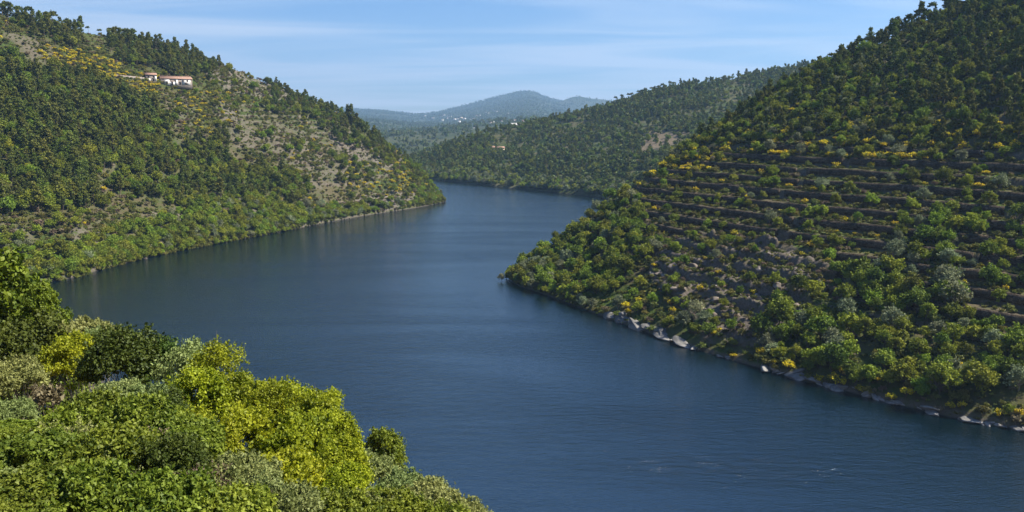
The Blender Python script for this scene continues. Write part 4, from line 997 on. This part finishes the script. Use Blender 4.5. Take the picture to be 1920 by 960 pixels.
house(mid, 937, 283, 13, 9, 6, .3, 'lone pink roofed farmhouse in the woods beyond the bend', wall='cream', name='farmhouse')
house(mid, 926, 281, 9, 7, 4, .1, 'small white outbuilding left of the lone farmhouse beyond the bend', wall='white', name='outbuilding', floors=1)
house(far, 964, 234, 62, 34, 9, .05, 'wide flat white hall below the right end of the far village', wall='white', roof='white', rise=1.2, wins=False, name='hall')
house(far, 991, 231, 34, 20, 11, .3, 'tall white building at the right edge of the far village', wall='white', rise=2.5, wins=False, name='tall_house')

# ------------------------------------------------------------------ plants on the near bank, leaf by leaf
for s in range(3):
    plant('fg_yellow', 700+s, 4.5, 4.6, 'round', 19000, .125, 'fgyellow', bark='barklight', nblob=64, blobr=.21, trunk=.03, bare=.12, elong=1.2, shell=.5)
for s in range(3):
    plant('fg_green', 720+s, 2.2, 3.6, 'bush', 19000, .095, 'fggreen', bark='barklight', nblob=60, blobr=.19, trunk=.02, elong=1.5, shell=.5)
for s in range(2):
    plant('fg_dark', 740+s, 3.6, 4.4, 'round', 19000, .115, 'fgdark', nblob=60, blobr=.23, trunk=.04, bare=.08, elong=1.2)
plant('fg_tree', 751, 8.0, 6.6, 'cone', 30000, .17, 'fgtree', nblob=90, blobr=.27, trunk=.04, bare=.08, elong=1.3)
plant('fg_tree', 752, 8.0, 6.6, 'cone', 30000, .17, 'fgtree', nblob=80, blobr=.27, trunk=.04, bare=.08, elong=1.3)
for s in range(3):
    plant('fg_grey', 760+s, 2.0, 3.2, 'bush', 15000, .07, 'fggrey', bark='barklight', nblob=54, blobr=.20, trunk=.02, elong=2.0, shell=.55)
plant('fg_oval', 791, 4.6, 2.9, 'round', 15000, .11, 'fgtree', nblob=60, blobr=.3, trunk=.04, bare=.05, elong=1.3)
plant('fg_sparse', 781, 4.2, 3.4, 'round', 5200, .10, 'fggrey', bark='barklight', nblob=26, blobr=.27, trunk=.03, bare=.2, elong=1.5)
plant('fg_sparse', 782, 4.2, 3.4, 'round', 5200, .10, 'fgyellow', bark='barklight', nblob=26, blobr=.27, trunk=.03, bare=.2, elong=1.3)
plant('fg_twig', 795, 2.6, 3.0, 'bush', 1500, .07, 'fggrey', bark='barklight', nblob=46, blobr=.22, trunk=.012)
plant('fg_twig', 796, 2.6, 3.0, 'bush', 1200, .06, 'dry', bark='barklight', nblob=46, blobr=.22, trunk=.012)
FGLOOK = {'fg_twig': ('shrub', 'shrub', 'shrub'), 'fg_yellow': ('broadleaf_tree', 'tree', 'young tree'), 'fg_green': ('shrub', 'shrub', 'shrub'), 'fg_dark': ('shrub', 'shrub', 'bush'), 'fg_tree': ('broadleaf_tree', 'tree', 'tree'), 'dry_bush': ('dry_bush', 'bush', 'bush'),
          'fg_grey': ('shrub', 'shrub', 'shrub'), 'fg_oval': ('broadleaf_tree', 'tree', 'tree'), 'fg_sparse': ('sapling', 'tree', 'sapling')}
def fg(kind, px, top, Y, wpx, label, var=None, group=None):
    g = at(px, 600, Y); x = g[0]; z = float(bank_z(x, Y)); zt = at(px, top, Y)[2]; h = max(.5, zt-z)
    v = KIND[kind][rng.integers(len(KIND[kind])) if var is None else var]
    crown, stem, joined, H_, W_ = v; w = wpx*Y/FPX
    e = link(FGLOOK[kind][0], None, loc=(x, Y, z-.05), rz=rng.random()*6.28); q = w/W_*1.08; qz = min(h/H_, q*1.12); up_ = h-H_*qz
    link('crown' if FGLOOK[kind][1] == 'tree' else 'foliage', crown, e, loc=(0, 0, up_), scale=(q, q, qz)); link('trunk' if FGLOOK[kind][1] == 'tree' else 'stems', stem, e, scale=(q, q, (h-.15*H_*qz)/H_/.9))
    tag(e, label, FGLOOK[kind][1], group)
FG = [
 ('fg_tree', 8, 462, 58, 235, 'tall dark golden green tree cut by the left edge of the photo', 0),
 ('fg_tree', 82, 528, 55, 100, 'smaller golden green tree right against the tall tree at the left edge', 1),
 ('fg_dark', 40, 600, 50, 170, 'dark bush at the foot of the tall left edge tree', None),
 ('fg_grey', 150, 588, 52, 125, 'pale grey green shrub between the left edge tree and the water', None),
 ('fg_grey', 178, 612, 50, 80, 'small grey shrub just left of the dark round bush top', None),
 ('fg_yellow', 128, 622, 46, 110, 'yellow green shrubby tree below the pale shrub on the left', None),
 ('fg_dark', 228, 614, 42, 150, 'dark round glossy bush standing at the water edge of the near bank', 0),
 ('fg_dark', 285, 640, 43, 105, 'dull green bush against the right side of the dark round bush', 1),
 ('fg_sparse', 335, 630, 40, 100, 'thin grey twiggy sapling between the dark bush and the yellow trees', 0),
 ('fg_sparse', 405, 628, 38, 95, 'slender yellow green sapling rising highest over the water', 1),
 ('fg_yellow', 362, 685, 36, 130, 'yellow green tree below the grey sapling', None),
 ('fg_yellow', 425, 690, 37, 120, 'yellow green tree under the slender sapling', None),
 ('fg_yellow', 505, 706, 37, 150, 'rounded yellow green tree at the middle of the near tree line', None),
 ('fg_sparse', 505, 708, 36, 90, 'loose leafy crown poking from the middle of the near tree line', 1),
 ('fg_yellow', 570, 725, 36, 130, 'yellow green tree with open twigs at the right of the tree line', None),
 ('fg_sparse', 585, 722, 35, 110, 'open twiggy sapling at the right shoulder of the tree line', 1),
 ('fg_yellow', 612, 765, 33, 110, 'rightmost yellow green tree over the water', None),
 ('fg_yellow', 450, 760, 31, 170, 'yellow green tree in the thick of the near trees', None),
 ('fg_yellow', 545, 775, 31, 170, 'broad yellow green tree in front of the tree line', None),
 ('fg_yellow', 625, 820, 29, 130, 'yellow green shrubby tree above the grey shrubs', None),
 ('fg_yellow', 360, 770, 29, 150, 'yellow green shrubby tree right of the mixed hedge', None),
 ('fg_yellow', 520, 845, 26, 180, 'yellow green shrubby tree low in the near thicket', None),
 ('fg_yellow', 640, 870, 25, 120, 'small yellow green tree near the bottom edge', None),
 ('fg_oval', 714, 790, 50, 74, 'lone dark green oval tree standing alone against the water', 0),
 ('fg_grey', 680, 848, 33, 110, 'grey green shrub left of the lone bushy tree', None),
 ('fg_grey', 750, 884, 31, 120, 'pale grey shrub in front of the lone bushy tree', None),
 ('fg_sparse', 805, 888, 31, 85, 'twiggy grey sapling leaning over the water near the bottom', 0),
 ('fg_grey', 800, 905, 28, 130, 'grey green shrub under the twiggy sapling', None),
 ('fg_grey', 865, 936, 28, 110, 'lowest grey green shrub at the right end of the near bank', None),
 ('fg_green', 720, 915, 24, 150, 'green shrub between the grey shrubs and the bottom edge', None),
 ('fg_green', 810, 940, 24, 140, 'low green shrub at the bottom edge below the twiggy sapling', None),
 ('fg_grey', 15, 668, 38, 110, 'grey shrub at the left edge below the tall tree', None),
 ('fg_grey', 5, 745, 30, 90, 'small grey shrub at the left edge under the bare patch', None),
 ('dry_bush', 75, 725, 36, 60, 'small brown dry bush at the lower end of the bare patch', 1),
 ('fg_green', 112, 756, 28, 130, 'yellow green hedge shrub right below the bare patch', None),
 ('fg_grey', 205, 712, 32, 110, 'pale hedge shrub behind the mixed hedge', None),
 ('fg_green', 165, 735, 29, 150, 'leafy hedge shrub at the crest of the mixed hedge', None),
 ('fg_grey', 250, 716, 32, 120, 'grey hedge shrub below the dark round bush', None),
 ('fg_green', 250, 742, 28, 160, 'leafy hedge shrub below the dark round bush', None),
 ('fg_dark', 300, 735, 30, 90, 'brown green shrub filling the gap left of the yellow trees', None),
 ('fg_green', 330, 780, 26, 150, 'leafy hedge shrub at the edge of the yellow trees', None),
 ('fg_green', 60, 805, 23, 190, 'broad hedge shrub with bright young leaves near the left edge', None),
 ('fg_green', 190, 795, 23, 190, 'broad hedge shrub in the middle of the mixed hedge', None),
 ('fg_dark', 310, 815, 22, 150, 'dark leaved shrub right of the middle of the mixed hedge', None),
 ('fg_grey', 420, 845, 22, 170, 'grey leaved hedge shrub below the yellow trees', None),
 ('fg_green', 20, 875, 19, 210, 'bright leafy shrub in the bottom left corner', None),
 ('fg_green', 150, 870, 19, 210, 'bright leafy shrub at the bottom edge near the left corner', None),
 ('fg_green', 285, 880, 19, 200, 'bright leafy shrub at the bottom edge below the mixed hedge', None),
 ('fg_green', 410, 905, 19, 190, 'green shrub at the bottom edge below the grey leaved shrub', None),
 ('fg_twig', 95, 770, 25, 120, 'half bare twiggy shrub below the bare patch', 0),
 ('fg_twig', 245, 785, 24, 120, 'half bare twiggy shrub in the middle of the hedge', 1),
 ('fg_twig', 165, 845, 20, 130, 'pale twiggy shrub near the bottom left corner', 0),
 ('fg_twig', 360, 850, 21, 120, 'pale twiggy shrub left of the grey leaved shrub', 1),
 ('fg_twig', 465, 868, 21, 110, 'thin twiggy shrub under the yellow green trees', 0),
 ('fg_twig', 300, 728, 31, 80, 'brown twiggy shrub between the dark bush and the yellow trees', 1),
 ('fg_twig', 690, 900, 24, 110, 'twiggy shrub below the lone oval tree', 0),
 ('fg_grey', 520, 905, 21, 170, 'grey shrub at the bottom edge under the yellow trees', None),
 ('fg_green', 620, 920, 21, 160, 'green shrub at the bottom edge right of the yellow trees', None),
]
for f in FG: fg(*f[:6], var=f[6])
# low growth between the shrubs: one ground cover object
n = 900; th = (rng.random(n)*1.05-.72); r_ = 12+60*rng.random(n)**.8
x = r_*np.sin(th); y = r_*np.cos(th); gpx, gpy, _ = project(np.c_[x, y, bank_z(x, y)]); keep = ~(inpoly(gpx, gpy, [(50, 640), (150, 640), (150, 720), (90, 780), (0, 830), (-20, 770), (60, 730)]))
x, y = x[keep], y[keep]; n = len(x); pts = np.c_[x, y, bank_z(x, y)-.1]
scatter_stuff('ground_cover', 'low scrub and grass tufts covering the near bank between the shrubs', 'undergrowth', ['fg_grey', 'fg_green'], pts, (.22+.30*rng.random(n))[:, None]*np.array([1, 1, .8]), np.c_[np.zeros((n, 2)), rng.random(n)*6.28], rng.integers(0, 6, n))

write_labels()
# ------------------------------------------------------------------ haze
HV, HF = boxVF(-9600, 9600, -1000, 17600, -16, 1400)
m, n_, l_ = newmat('haze air'); pv = N(n_, 'ShaderNodeVolumePrincipled'); pv.inputs['Color'].default_value = (.40, .66, 1.0, 1); pv.inputs['Density'].default_value = .000074; pv.inputs['Anisotropy'].default_value = .2
oo = N(n_, 'ShaderNodeOutputMaterial'); l_.new(pv.outputs[0], oo.inputs['Volume'])
tag(link('haze', mesh_np('haze', HV, HF, [m])), kind='stuff')
print('done')
